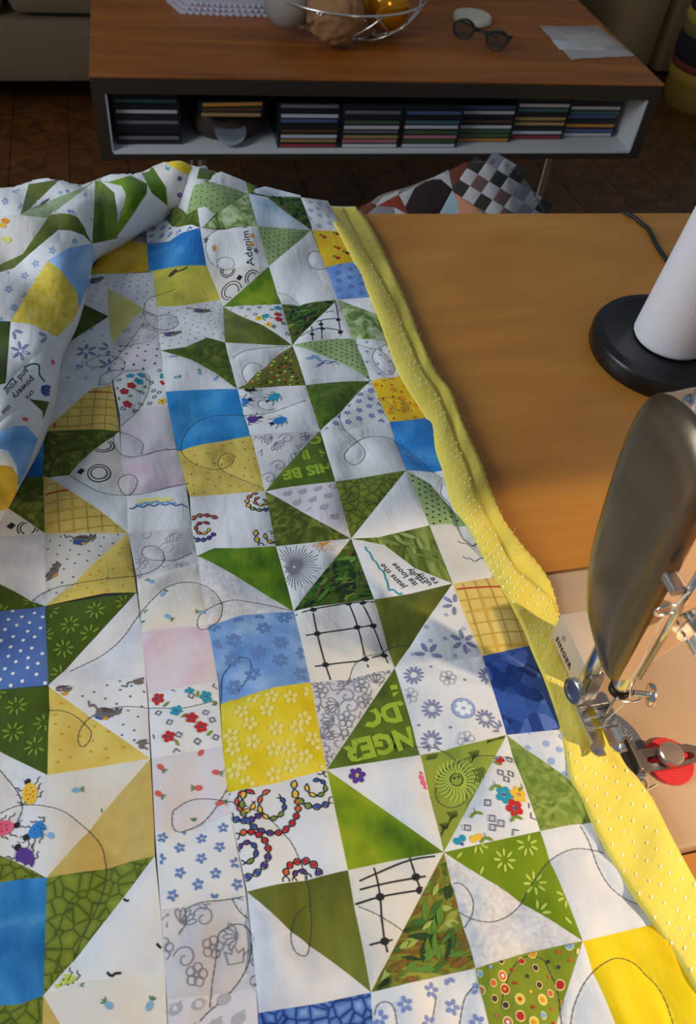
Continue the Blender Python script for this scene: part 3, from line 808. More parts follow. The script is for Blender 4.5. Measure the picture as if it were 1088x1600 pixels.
pp('pebble', [(75, 1375), (165, 1359), (243, 1341), (198, 1400), (130, 1485), (70, 1558)])
q = pp('white', [(243, 1341), (252, 1430), (259, 1523), (132, 1535), (70, 1558), (130, 1485), (198, 1400)])
pr_bugs(q, [(106, 1540, 2.6, 'lime', 'grn')]); pr_waves(q, [[(170, 1523), (178, 1528), (190, 1522)], [(247, 1478), (257, 1486)], [(195, 1408), (202, 1411)]], 'k', .001)
q = pp('white_warm', [(70, 1558), (132, 1535), (259, 1523), (264, 1600), (122, 1600)]); pr_berry(q)
pp('tan_check', [(70, 1558), (122, 1600), (68, 1600)])
q = pp('green_daisy', [(72, 951), (214, 930), (150, 1000), (77, 1075)]); pr_daisy(q, 'lgrn')
pp('white_mottle', [(214, 930), (223, 990), (229, 1061), (78, 1077), (77, 1075), (150, 1000)])
q = pp('white', [(78, 1077), (229, 1061), (236, 1190), (160, 1135)]); pr_cats(q, [(166, 1117), (227, 1170), (98, 1080), (224, 1063)])
q = pp('yellow_speck', [(78, 1077), (160, 1135), (236, 1190), (150, 1203), (76, 1215), (77, 1150)]); pr_dots(q, 'amber', .0085, .0007, .3)
q = pp('white_warm', [(76, 1215), (150, 1203), (236, 1190), (141, 1298), (75, 1375)]); pr_berry(q, 'cyan', .02)
pp('tan_check', [(236, 1190), (240, 1265), (243, 1341), (165, 1359), (75, 1375), (141, 1298)])
q = pp('plaid', [(69, 749), (79, 751), (108, 769), (150, 797), (201, 838), (72, 839)]); pr_plaid(q, .03, .002)
pp('white', [(79, 751), (108, 743), (155, 760), (199, 774), (201, 838), (150, 797), (108, 769)])
q = pp('white_warm', [(187, 674), (190, 718), (199, 774), (155, 760), (108, 743)]); pr_rings(q, [(163, 701, .0068), (156, 745, .0072)])
pp('green_swirl', [(70, 680), (187, 674), (108, 743), (79, 751), (69, 749)])
q = pp('white_warm', [(72, 839), (201, 838), (114, 915), (72, 951)]); pr_cats(q, [(130, 850), (80, 902)])
q = pp('yellow_speck', [(201, 838), (214, 930), (165, 931), (110, 943), (72, 951), (114, 915)]); pr_dots(q, 'amber', .0085, .0007, .3)
q = pp('plaid', [(146, 610), (176, 602), (187, 674), (70, 680)]); pr_plaid(q, -.1, .004)
pp('white', [(85, 601), (153, 599), (176, 602), (146, 610), (70, 680), (60, 685), (64, 650)])
q = pp('white', [(80, 552), (94, 550), (171, 500), (176, 541), (176, 602), (153, 599), (85, 601)]); pr_violet(q)
pp('green_dark', [(110, 479), (127, 479), (171, 500), (94, 550), (80, 552)])
pp('pale_yellow', [(168, 456), (225, 484), (205, 507), (175, 543), (171, 500)])
q = pp('white', [(130, 434), (141, 434), (190, 433), (240, 431), (247, 495), (225, 484), (168, 456), (171, 500), (127, 479), (108, 479)]); pr_cats(q, [(150, 446)])
q = pp('grey_floral', [(225, 484), (247, 495), (250, 540), (200, 541), (175, 543), (205, 507)]); pr_sketch(q, 'lgry', .013)
q = pp('white_pink', [(175, 543), (250, 540), (255, 578), (215, 582), (176, 591)]); pr_dots(q, 'slate', .0085, .001, .15)
q = pp('white', [(176, 591), (215, 582), (255, 578), (263, 637), (188, 652)]); pr_prim(q)
pp('white_pink', [(188, 652), (263, 637), (276, 703), (190, 718)])
pp('pink', [(190, 718), (276, 703), (291, 759), (199, 774)])
q = pp('white', [(199, 774), (291, 759), (300, 829), (250, 833), (201, 838)]); pr_waves(q, [[(204, 800), (230, 797), (260, 795), (296, 797)]], 'dblue', .0009)
pr_waves(q, [[(216, 790), (240, 786), (268, 788)]], 'pdot', .003); pr_waves(q, [[(214, 795), (240, 791), (274, 793)]], 'cyan', .002)
q = pp('grey_floral', [(201, 838), (250, 833), (300, 829), (310, 884), (214, 906)]); pr_sketch(q, 'lgry')
q = pp('white_warm', [(214, 906), (310, 884), (325, 978), (270, 985), (223, 991)]); pr_berry(q, 'cyan', .018)
pp('pink', [(223, 991), (270, 985), (325, 978), (341, 1067), (232, 1088)])
q = pp('white', [(232, 1088), (341, 1067), (348, 1170), (238, 1190)]); pr_prim(q)
q = pp('white_pink', [(238, 1190), (348, 1170), (360, 1276), (300, 1296), (243, 1302)]); pr_berry(q, 'strw', .0165)
q = pp('white', [(243, 1302), (300, 1296), (360, 1276), (385, 1400), (292, 1416), (252, 1424)]); pr_sprig(q)
q = pp('grey_floral', [(252, 1424), (292, 1416), (385, 1400), (401, 1545), (262, 1565)]); pr_sketch(q, 'gry', .0135)
q = pp('white_pink', [(262, 1565), (401, 1545), (405, 1600), (265, 1600)]); pr_hearts(q)
# --- column C-D
pp('gold', [(176, 372), (205, 380), (230, 387), (233, 430), (190, 433), (141, 434), (150, 415), (165, 392)])
pp('blue_batik', [(230, 387), (265, 383), (283, 370), (313, 360), (323, 418), (280, 421), (233, 430)])
q = pp('white', [(231, 387), (228, 358), (258, 346), (270, 360), (300, 356), (313, 360), (283, 370), (265, 383)]); pr_sprig(q)
q = pp('yellow_leaf', [(233, 430), (280, 421), (323, 418), (345, 474), (290, 482), (246, 483), (240, 431)])
g = Print(q); a = W1(276, 432); g.curve([a, (a[0] + .008, a[1] + .002), (a[0] + .011, a[1] + .007), (a[0] + .006, a[1] + .008), (a[0] + .006, a[1] + .004)], .0013, 'brn'); g.ell((a[0] - .003, a[1]), .005, .002, 'brn', .7); g.done()
q = pp('white', [(246, 483), (290, 482), (345, 474), (349, 485), (352, 540), (324, 533), (290, 548), (252, 553), (250, 540), (247, 495)]); pr_cats(q, [(314, 493), (268, 528)])
pp('green_leafprint', [(252, 553), (290, 548), (324, 533), (352, 540), (371, 612), (335, 587), (300, 568)])
q = pp('white', [(252, 553), (300, 568), (335, 587), (371, 612), (259, 617), (255, 578)]); pr_berry(q, 'cyan', .02)
pp('turquoise', [(259, 617), (371, 612), (393, 686), (340, 695), (277, 706), (263, 637)])
q = pp('yellow_speck', [(277, 706), (340, 695), (393, 686), (414, 770), (345, 778), (297, 781), (291, 759)]); pr_dots(q, 'dgold', .009, .0006, .3)
q = pp('white', [(297, 781), (345, 778), (414, 770), (431, 859), (370, 862), (335, 861), (308, 871), (300, 829)]); pr_ric(q, [(318, 833, .012), (408, 790, .010), (426, 845, .011)])
pp('green_batik2', [(308, 871), (335, 861), (370, 862), (431, 859), (459, 956), (418, 934), (352, 895)])
pp('white_scroll', [(308, 871), (352, 895), (418, 934), (459, 956), (380, 965), (325, 978), (310, 884)])
q = pp('blue_soft', [(325, 978), (380, 965), (459, 956), (485, 1071), (430, 1078), (345, 1101), (341, 1067)])
g = Print(q)
for i, s in enumerate(spots(q, .0155, .15)): g.flower(s, .0045, 'mbl', None, 6, i, .3)
g.done()
q = pp('yellow_blossom', [(345, 1101), (430, 1078), (485, 1071), (510, 1207), (430, 1228), (356, 1240), (348, 1170)])
g = Print(q)
for i, s in enumerate(spots(q, .0115, .3)): g.flower(s, .0042, 'lyel', None, 5, i, .34)
g.done()
q = pp('white', [(356, 1240), (430, 1228), (510, 1207), (543, 1363), (470, 1378), (386, 1394), (360, 1276)]); pr_ric(q, [(385, 1256, .0125), (427, 1262, .017), (495, 1235, .012), (385, 1335, .0125), (470, 1375, .010)])
pp('olive', [(386, 1394), (470, 1378), (543, 1363), (579, 1552), (456, 1457)])
pp('white_mottle', [(386, 1394), (456, 1457), (579, 1552), (500, 1570), (404, 1585), (401, 1545)])
pp('blue_pebble', [(404, 1585), (500, 1570), (579, 1552), (586, 1600), (405, 1600)])
# --- column D-E and E-F
q = pp('white', [(313, 360), (403, 359), (420, 422), (323, 418)])
pr_text(q, [('Adenim dil', 386, 383, .0088, 1.60)], 'k'); g = Print(q)
for x, y, k in ((393, 361, 'ggrn'), (394, 376, 'amber'), (393, 389, 'amber'), (400, 399, 'slate'), (335, 393, 'amber'), (322, 377, 'slate')):
    c = W1(x, y); g.poly([(c[0] + (.0028 if i % 2 == 0 else .0012) * math.cos(i * .628), c[1] + (.0028 if i % 2 == 0 else .0012) * math.sin(i * .628)) for i in range(10)], k)
g.done()
pp('lettuce', [(318, 358), (345, 335), (388, 308), (403, 359), (340, 358), (313, 360)])
pp('sky', [(388, 308), (418, 314), (445, 336), (486, 365), (403, 359)])
pr_leaves(pp('leaf', [(394, 305), (432, 312), (470, 314), (487, 358), (486, 365), (445, 336), (418, 314)]), ('lf1', 'lf2', 'lf3', 'lf4', 'lf2', 'lf5', 'lf4'))
q = pp('white', [(470, 314), (512, 319), (536, 368), (531, 368), (487, 365), (486, 360)]); pr_sprig(q, 'bdot', .011)
pp('sky', [(390, 303), (415, 297), (470, 311), (470, 315), (432, 314), (400, 308)])
q = pp('dot_green', [(403, 359), (486, 365), (420, 422)]); pr_dots(q, 'dgrn', .0048, .0006)
pp('white', [(420, 422), (486, 365), (509, 419), (527, 474), (440, 480)])
q = pp('white_warm', [(323, 418), (420, 422), (349, 485), (345, 474)]); pr_rings(q, [(362, 462, .0085), (397, 443, .0075), (356, 426, .006)])
pp('green_batik2', [(420, 422), (440, 480), (349, 485)])
q = pp('white', [(349, 485), (440, 480), (457, 541), (410, 513), (375, 499)]); pr_prim(q)
pp('olive_batik', [(349, 485), (375, 499), (410, 513), (457, 541), (352, 540)])
pr_leaves(pp('leaf', [(440, 480), (527, 474), (457, 541)]), ('lf1', 'lf2', 'lf3', 'lf4', 'lf2', 'lf5', 'lf4'))
q = pp('white', [(527, 474), (551, 532), (457, 541)])
pr_net(q, [[(470, 530), (500, 520), (548, 526)], [(480, 512), (510, 506), (540, 505)], [(497, 495), (530, 492)], [(500, 500), (503, 535)], [(524, 478), (532, 530)], [(486, 506), (488, 537)]], [(503, 521), (531, 526), (487, 529), (501, 514), (528, 507)])
pp('lettuce', [(527, 474), (590, 497), (610, 537), (551, 532)])
pp('white', [(527, 474), (585, 469), (612, 540), (606, 535), (590, 497)])
q = pp('gold_dotted', [(487, 365), (536, 366), (562, 414), (509, 419)]); g = Print(q)
for i, s in enumerate(spots(q, .014, .2)): g.ell(s, .0022, .0018, ('red', 'brn')[i % 2], 0); g.ell((s[0] - .003, s[1] + .002), .002, .0008, 'grn', 1)
g.done()
q = pp('blue_print', [(509, 419), (562, 414), (588, 468), (527, 474)]); pr_sprig(q, 'mbl', .012, .003)
pp('white', [(352, 540), (457, 541), (371, 612)])
q = pp('olive_dot', [(457, 541), (478, 607), (371, 612)]); g = Print(q); rn = random.Random(4)
for i, s in enumerate(spots(q, .0055, .2)): g.ell(s, .0014, .0014, rn.choice(('lime', 'choc', 'dgrn', 'pred')), 0, 8); g.ell(s, .0007, .0007, rn.choice(('dgrn', 'lime')), 0, 6)
g.done()
q = pp('white', [(457, 541), (534, 573), (579, 596), (478, 607)]); pr_waves(q, [[(492, 580), (512, 574), (530, 574)], [(495, 577), (512, 571), (525, 572)], [(510, 606), (538, 602)]], 'dblue', .0007)
pr_waves(q, [[(480, 567), (490, 564), (500, 570)]], 'cyan', .003)
q = pp('dot_green', [(457, 541), (551, 532), (556, 532), (579, 596), (534, 573)]); pr_dots(q, 'dgrn', .0048, .0007)
q = pp('white', [(551, 532), (606, 535), (632, 590), (583, 596), (579, 596)]); pr_dots(q, 'lav', .0105, .0013, .2)
q = pp('white', [(371, 612), (478, 607), (500, 678), (390, 684)])
pr_bugs(q, [(428, 626, 3.7, 'teal', 'blue'), (437, 664, 3.5, 'blue', 'dblue'), (393, 660, .2, 'purp', 'k'), (378, 634, .3, 'blue', 'dblue'), (392, 612, .5, 'k', 'k')])
q = pp('grey_floral', [(390, 684), (500, 678), (414, 770), (393, 686)]); pr_sketch(q, 'gry', .0145)
q = pp('green_text', [(500, 678), (524, 758), (414, 770)]); pr_text(q, [('HIS BE', 480, 743, .0125, math.pi + .03), ('G  IN', 487, 716, .0125, math.pi + .03), ('G', 492, 693, .0125, math.pi)], 'ggrn', True)
pp('green_fine', [(478, 607), (579, 596), (500, 678)])
q = pp('white', [(579, 596), (608, 664), (540, 674), (500, 678)]); pr_sprig(q, 'mbl', .0095)
pp('white', [(500, 678), (540, 674), (608, 664), (634, 740), (524, 758)])
q = pp('white_pink', [(414, 770), (524, 758), (548, 847), (473, 806), (430, 780)]); pr_hearts(q)
pp('green_swirl', [(414, 770), (430, 780), (473, 806), (548, 847), (431, 859)])
q = pp('white', [(431, 859), (548, 847), (459, 956)]); g = Print(q)
for cx, cy, r, k, n in ((459, 893, .017, 'gry', 44), (506, 853, .009, 'amber', 26)):
    c = W1(cx, cy)
    for i in range(n):
        t = 2 * math.pi * i / n; L = r * (.75 + .25 * ((i * 7) % 5) / 4); g.line([(c[0] + .001 * math.cos(t), c[1] + .001 * math.sin(t)), (c[0] + L * math.cos(t), c[1] + L * math.sin(t))], .00045, k)
g.done()
pr_leaves(pp('leaf', [(548, 847), (584, 942), (459, 956)]), ('lf1', 'lf2', 'lf3', 'lf4', 'lf2', 'lf5', 'lf4'))
pp('pebble', [(524, 758), (634, 740), (548, 847)])
pp('white', [(634, 740), (670, 826), (590, 845), (548, 847)])
pr_leaves(pp('bamboo', [(548, 847), (590, 845), (670, 826), (706, 917), (647, 893), (600, 857)]), ('lf9', 'lf0', 'lf0'), .008, .0085, .0016, 2.2, .6)
q = pp('white', [(548, 847), (600, 857), (647, 893), (706, 917), (640, 933), (584, 942)])
pr_text(q, [('jeans the', 612, 908, .0064, 1.98), ('ite loose', 630, 905, .0064, 1.98), ('rtfully', 649, 907, .0064, 1.98), ('uchy', 661, 912, .0064, 1.98), ('re', 676, 914, .0064, 1.98)], 'k')
pr_waves(q, [[(570, 862), (585, 885), (600, 905), (607, 928), (630, 935)]], 'teal', .0011)
pp('olive_plain', [(584, 942), (640, 933), (706, 917), (665, 975), (616, 1048)])
q = pp('white', [(706, 917), (728, 975), (752, 1030), (690, 1040), (616, 1048), (665, 975)]); pr_violet(q, .022)
q = pp('white', [(616, 1048), (690, 1040), (752, 1030), (790, 1152), (656, 1182)]); g = Print(q)
for x, y, t in ((645, 1061, 0), (698, 1066, 1), (673, 1114, 0), (722, 1113, 2), (756, 1129, 0), (673, 1161, 0), (727, 1160, 1), (638, 1093, 1), (783, 1146, 0), (760, 1062, 0), (653, 1138, 3), (702, 1142, 3), (724, 1069, 3), (672, 1047, 3)):
    c = W1(x, y)
    if t == 0: g.daisy(c, .0062, 'vio', 12)
    elif t == 1:
        for j in range(6): g.ring((c[0] + .003 * math.cos(j * 1.047), c[1] + .003 * math.sin(j * 1.047)), .0018, .0004, 'lgry', 8)
        g.ell(c, .001, .001, 'vio')
    elif t == 2: g.ell(c, .0062, .0062, 'bdot', 0, 18); g.flower(c, .0048, 'white', 'vio', 6); g.ring(c, .0062, .0007, 'vio', 20)
    else: g.ell(c, .0008, .0008, 'vio')
g.done()
pp('navy', [(752, 1030), (824, 1014), (852, 1080), (876, 1144), (790, 1152)])
q = pp('plaid', [(706, 917), (774, 906), (800, 950), (826, 1014), (752, 1030), (728, 975)]); pr_plaid(q, -.06, .003)
q = pp('white_warm', [(670, 826), (705, 821), (740, 826), (780, 906), (706, 917)]); pr_waves(q, [[(715, 850), (730, 855), (748, 853)], [(722, 876), (738, 883), (760, 876)]], 'slate', .0006)
q = pp('dot_green', [(634, 740), (672, 760), (694, 782), (735, 830), (705, 821), (670, 826)]); pr_dots(q, 'dgrn', .0048, .0008)
pp('white', [(634, 740), (696, 738), (740, 832), (735, 830), (694, 782), (672, 760)])
q = pp('gold_dotted', [(583, 596), (634, 589), (664, 645), (678, 656), (608, 664), (579, 596)]); pr_dots(q, 'amber', .012, .0024, .3, 10); pr_dots(q, 'red', .0085, .0009, .3)
pp('blue_batik', [(608, 664), (678, 656), (686, 690), (698, 738), (634, 740)])
q = pp('white_warm', [(459, 956), (584, 942), (616, 1048), (540, 1064), (485, 1071)])
pr_net(q, [[(462, 964), (490, 957), (545, 948), (584, 946)], [(466, 1000), (495, 997), (560, 987), (598, 980)], [(478, 1049), (510, 1045), (570, 1033), (612, 1022)], [(487, 954), (495, 997), (508, 1045), (516, 1066)], [(544, 948), (558, 987), (571, 1033), (578, 1058)], [(564, 947), (582, 985), (600, 1026), (610, 1052)]],
       [(489, 958), (495, 997), (508, 1045), (544, 949), (557, 987), (571, 1033), (566, 948), (582, 984), (600, 1027)])
q = pp('grey_floral', [(485, 1071), (540, 1064), (616, 1048), (510, 1207)]); pr_sketch(q, 'gry', .0082)
q = pp('green_text', [(616, 1048), (656, 1182), (510, 1207)]); pr_text(q, [('NGER', 592, 1166, .0155, math.pi + .08), ('RDO', 604, 1120, .0155, math.pi + .08), ('E', 618, 1077, .0155, math.pi + .08)], 'ggrn', True)
q = pp('white', [(510, 1207), (656, 1182), (692, 1335), (600, 1270)]); g = Print(q)
g.flower(W1(557, 1217), .0045, 'purp', 'yel', 6)
for x, y, r in ((658, 1205, .0016), (657, 1212, .001), (658, 1219, .0016), (661, 1227, .0017), (664, 1234, .0011), (668, 1240, .0017)): g.ell(W1(x, y), r, r, 'pink')
g.done()
pp('green_batik', [(510, 1207), (600, 1270), (692, 1335), (620, 1347), (543, 1363)])
q = pp('lion_green', [(656, 1182), (790, 1152), (692, 1335)]); g = Print(q)
c = W1(712, 1222)
for i in range(26):
    t = 2 * math.pi * i / 26; g.curve([(c[0] + .0035 * math.cos(t), c[1] + .0035 * math.sin(t)), (c[0] + .008 * math.cos(t + .12), c[1] + .008 * math.sin(t + .12)), (c[0] + .011 * math.cos(t), c[1] + .011 * math.sin(t))], .0007, 'lime')
g.ring(c, .0034, .0005, 'dgrn', 14); g.ell((c[0] - .001, c[1] + .001), .0006, .0006, 'dgrn'); g.ell((c[0] + .0014, c[1] + .001), .0006, .0006, 'dgrn')
for x, y, t in ((760, 1165, .3), (735, 1195, 1), (665, 1192, 0), (700, 1290, .8), (740, 1225, -.4), (688, 1310, 1.2), (775, 1160, .1)):
    a = W1(x, y)
    for j in range(5): g.curve([(a[0] + j * .0013 * math.cos(t), a[1] + j * .0013 * math.sin(t)), (a[0] + .002 + j * .0013 * math.cos(t), a[1] + .003), (a[0] + .001 + j * .0013, a[1] + .006)], .0004, 'dgrn')
g.done()
q = pp('white', [(790, 1152), (842, 1302), (692, 1335)]); g = Print(q)
for x, y, k in ((785, 1247, 'teal'), (807, 1247, 'yel'), (801, 1268, 'red'), (720, 1323, 'teal'), (745, 1321, 'yel'), (775, 1187, 'red')): g.flower(W1(x, y), .0046, k, 'dblue' if k != 'yel' else 'amber', 5, x, .42)
for x, y in ((772, 1235), (803, 1284), (741, 1276), (757, 1316), (771, 1196), (815, 1238)):
    a = W1(x, y); g.ell((a[0] - .0018, a[1]), .002, .0008, 'lgrn', .6); g.ell((a[0] + .0018, a[1]), .002, .0008, 'lgrn', -.6); g.line([a, (a[0], a[1] + .003)], .0004, 'grn')
for x, y in ((796, 1189), (780, 1212), (796, 1214), (789, 1223), (759, 1259), (766, 1284), (780, 1292), (767, 1298), (728, 1298), (803, 1306), (831, 1280), (828, 1265)):
    a = W1(x, y); g.line([(a[0] + .0019 * math.cos(.4 + i * math.pi / 2), a[1] + .0019 * math.sin(.4 + i * math.pi / 2)) for i in range(5)], .00055, 'slate')
g.done()
pp('paisley', [(790, 1152), (880, 1217), (910, 1245), (934, 1287), (900, 1289), (842, 1302)])
q = pp('white', [(790, 1152), (876, 1144), (900, 1220), (910, 1245), (880, 1217)]); pr_dots(q, 'bdot', .011, .0018, .2, 10)
q = pp('green_daisy_bright', [(692, 1335), (842, 1302), (908, 1473), (790, 1396)]); pr_daisy(q, 'lime', .0155, .006)
pp('white', [(842, 1302), (900, 1289), (934, 1287), (994, 1385), (1032, 1443), (908, 1473)])
pp('yellow_batik', [(908, 1473), (1032, 1443), (1110, 1555), (1150, 1646), (975, 1646)])
q = pp('white_warm', [(543, 1363), (620, 1347), (692, 1335), (579, 1552)])
pr_net(q, [[(548, 1386), (590, 1368), (640, 1348), (690, 1340)], [(550, 1396), (600, 1385), (650, 1376), (672, 1371)], [(556, 1414), (593, 1405), (655, 1395)], [(565, 1483), (600, 1474), (622, 1469)], [(581, 1353), (586, 1370), (593, 1405), (600, 1475), (609, 1500)], [(639, 1345), (648, 1375), (657, 1396)]],
       [(593, 1405), (655, 1395), (600, 1474), (648, 1375)], .0017)
pr_leaves(pp('leaf_light', [(692, 1335), (716, 1420), (742, 1515), (660, 1533), (579, 1552)]), ('lf2', 'lf3', 'lf6', 'lf7', 'lf8', 'lf1', 'lf3'))
pp('white_scroll', [(692, 1335), (790, 1396), (908, 1473), (820, 1490), (742, 1515), (716, 1420)])
q = pp('white', [(579, 1552), (660, 1533), (742, 1515), (772, 1600), (586, 1600)]); pr_sprig(q, 'lav', .0125, .0034)
q = pp('polka_green', [(742, 1515), (820, 1490), (908, 1473), (855, 1600), (772, 1600)]); pr_polka(q)
pp('white', [(908, 1473), (975, 1646), (835, 1646), (855, 1600)])
# --- hump at the back, right part (still the sheet on the table)
pp('green_leafprint', [(259, 330), (280, 330), (291, 342), (309, 332), (313, 360), (300, 357), (276, 363), (258, 348)])
q = pp('dot_green', [(304, 295), (330, 290), (360, 299), (388, 308), (345, 335), (330, 345), (309, 332), (291, 342), (296, 320)]); pr_dots(q, 'dgrn', .0055, .0006)
pp('white', [(309, 332), (322, 318), (338, 338), (318, 358), (313, 360)])
q = pp('white', [(326, 291), (331, 279), (346, 274), (383, 289), (390, 305), (388, 308), (360, 299), (330, 290)])
pp('green_dark', [(312, 268), (339, 274), (330, 287), (308, 285)])
pp('green_batik2', [(383, 289), (402, 297), (395, 307), (388, 308)])
# --- gathered fold (second surface)
pq = lambda m, poly: patch(m, poly, 2)
q = pq('white', [(0, 299), (45, 289), (32, 337), (0, 339)]); pr_sprig(q, 'bdot', .012)
pq('olive_batik', [(45, 289), (94, 281), (47, 327), (32, 337)])
q = pq('white', [(94, 281), (108, 278), (150, 282), (135, 292), (47, 327)]); pr_violet(q, .022)
pq('pale_green', [(135, 292), (149, 284), (83, 334), (74, 342), (32, 337), (47, 327)])
pq('white', [(0, 299), (0, 290), (58, 274), (108, 262), (108, 278), (94, 281), (45, 289)])
pq('pale_green', [(108, 262), (171, 250), (158, 284), (149, 284), (150, 282), (108, 278)])
pq('white', [(171, 250), (198, 247), (221, 271), (230, 288), (204, 275), (171, 285), (158, 284)])
pq('green_batik2', [(198, 247), (222, 245), (240, 263), (259, 293), (262, 322), (237, 302), (230, 288), (221, 271)])
pq('green_batik2', [(158, 284), (171, 285), (204, 275), (230, 288), (229, 302), (204, 340), (183, 368), (182, 354), (193, 324), (197, 304), (190, 291)])
pq('grass', [(149, 284), (158, 284), (179, 302), (183, 335), (182, 372), (143, 381)])
q = pq('white', [(158, 284), (190, 291), (197, 304), (193, 324), (183, 335), (179, 302)]); pr_dots(q, 'blue', .014, .0016, .3)
q = pq('white', [(230, 288), (237, 302), (262, 322), (259, 332), (254, 351), (232, 350), (228, 362), (200, 370), (183, 372), (183, 368), (204, 340), (229, 302)])
q = pq('white', [(149, 284), (143, 381), (121, 340), (110, 335), (83, 334)]); pr_violet(q, .02)
pq('olive_batik', [(83, 334), (110, 335), (121, 340), (130, 351), (143, 381), (130, 368), (110, 361), (91, 360), (52, 393), (22, 420), (0, 437), (0, 430), (36, 398), (74, 342)])
q = pq('white_warm', [(0, 339), (32, 337), (74, 342), (36, 398), (0, 430)]); g = Print(q)
for x, y, r, k in ((8, 345, 7, 'amber'), (4, 352, 6, 'yel'), (10, 374, 8, 'lyel'), (16, 410, 5, 'org'), (2, 418, 3, 'lav')): g.ell((x, y), r, r * .6, k, .2, 10)
g.done()
q = pq('white', [(91, 360), (110, 361), (130, 368), (143, 381), (105, 389), (95, 378)]); pr_sprig(q, 'cyan', .012, .002)
q = pq('white', [(91, 360), (95, 378), (105, 389), (76, 408), (50, 445), (17, 503), (0, 503), (0, 437), (22, 420), (52, 393)]); pr_sprig(q, 'bdot', .013)
pq('light_blue', [(105, 389), (143, 381), (149, 395), (146, 425), (122, 482), (120, 459), (97, 426), (76, 408)])
pq('white', [(143, 381), (182, 372), (165, 392), (146, 425), (149, 395)])
pq('yellow_fleck', [(76, 408), (97, 426), (120, 459), (122, 482), (112, 503), (88, 527), (50, 508), (17, 503), (50, 445)])
q = pq('white', [(17, 503), (50, 508), (88, 527), (8, 600), (14, 540)]); g = Print(q)
for x, y in ((32, 548), (20, 515), (75, 525)):
    for j in range(6): g.ell((x + 9 * math.cos(j * 1.05 + .3), y + 9 * math.sin(j * 1.05 + .3)), 7, 2.6, 'vio', j * 1.05 + .3)
g.done()
q = pq('white', [(88, 527), (112, 503), (96, 545), (90, 580), (76, 628), (44, 624), (17, 646), (0, 690), (0, 608), (8, 600)])
pr_text(q, [('powery', 37, 606, .0062, 2.36), ('and your', 26, 596, .0062, 2.3), ('crit', 47, 617, .005, 2.36), ('size', 10, 640, .005, 2.36)], 'k')
g = Print(q); g.curve([(6, 608), (25, 585), (45, 570), (60, 570), (62, 585), (70, 596)], 2, 'teal'); g.ell((73, 610), 9, 9, 'dblue', 0, 12); g.ell((75, 611), 5, 4, 'amber', .5); g.line([(66, 604), (78, 618)], 2, 'lav')
g.ell((83, 566), 5, 3, 'pink', 1.2); g.done()
pq('green_dark', [(0, 503), (17, 503), (14, 540), (8, 600), (0, 608)])
pq('green_dark', [(44, 624), (76, 628), (66, 656), (65, 643)])
q = pq('white', [(44, 624), (65, 643), (66, 665), (58, 686), (41, 666), (22, 666), (0, 690), (17, 646)]); g = Print(q)
for x, y in ((37, 629), (40, 655)): g.ell((x, y), 5, 3, 'strw', .2)
g.done()
pq('light_blue', [(22, 666), (41, 666), (58, 686), (47, 716), (28, 760), (25, 729), (11, 704), (0, 698), (0, 690)])
pq('white', [(0, 698), (11, 704), (25, 729), (27, 744), (17, 729), (0, 724)])
pq('gold', [(0, 724), (17, 729), (27, 744), (25, 767), (11, 795), (0, 806)])
q = pq('white_warm', [(222, 245), (248, 247), (256, 254), (270, 262), (290, 272), (308, 275), (310, 285), (303, 300), (296, 320), (280, 330), (262, 326), (259, 293), (240, 263)]); g = Print(q)
for x, y, k in ((262, 262, 'teal'), (281, 279, 'purp'), (281, 305, 'purp'), (296, 300, 'grn')): g.flower((x, y), 4.2, k, None, 5)
g.done()
pq('yellow_batik', [(248, 245), (276, 247), (300, 258), (308, 275), (290, 272), (270, 262), (256, 254)])
pq('blue_print', [(190, 249), (207, 243), (240, 243), (250, 247), (222, 247), (198, 248)])

# ---- binding strip sewn along the edge: two layers
def ribbon(name, A, B, offA, offB, n, m, crown=.0015, rag=0, thick=.0011):
    def rs(L, N):
        L = smooth_line(L, 3); d = np.r_[0, np.cumsum(np.linalg.norm(np.diff(L, axis=0), axis=1))]; t = np.linspace(0, d[-1], N)
        return np.c_[np.interp(t, d, L[:, 0]), np.interp(t, d, L[:, 1])]
    N = 300; a = rs(A, N); b = rs(B, N); V = []
    # pair points at equal image height so the strip does not shear
    bb = np.c_[np.interp(np.linspace(0, 1, N), np.linspace(0, 1, N), b[:, 0]), b[:, 1]]
    for j in range(n + 1):
        t = j / n; px = a * (1 - t) + bb * t
        w_ = march(px, 0.)
        off = offA * (1 - t) + offB * t + crown * math.sin(math.pi * t) + .0007 * np.sin(np.arange(N) * .23 + t * 2)
        w_ = march(px, 0.0)
        # lift along the ray so that the outline stays on its traced place
        d = rays(px); s = (w_[:, 2] + off - CAMP[2]) / d[:, 2]; w_ = CAMP + d * s[:, None]
        if rag and j == n: w_[:, 0] += .0006 * np.sin(np.arange(N) * 1.7) * np.sin(np.arange(N) * .63)
        V.append(w_)
    V = np.array(V); vv = [tuple(V[j, i]) for i in range(N) for j in range(n + 1)]; K = n + 1
    ff = [(i * K + j, (i + 1) * K + j, (i + 1) * K + j + 1, i * K + j + 1) for i in range(N - 1) for j in range(n)]
    vv = np.array(vv); d = np.r_[0, np.cumsum(np.linalg.norm(np.diff(V[0], axis=0), axis=1))]
    uv = [(d[i], j / n * .03) for i in range(N) for j in range(K)]
    o = build(name, vv, fix_up(vv, ff), m, quilt, uv)
    md = o.modifiers.new('s', 'SOLIDIFY'); md.thickness = thick; md.offset = -1
    return o, V
mb = MATS['binding']
under, VU = ribbon('binding_under_layer', [(x - 6, y) for x, y in MID], RIGHT[:16], .0014, .0003, 5, mb, .0006, 1)
top, VT = ribbon('binding_top_layer', LEFT, MID + RIGHT[16:24] + [(1130, 1450), (1175, 1530)], .0046, .0036, 9, mb, .0022)
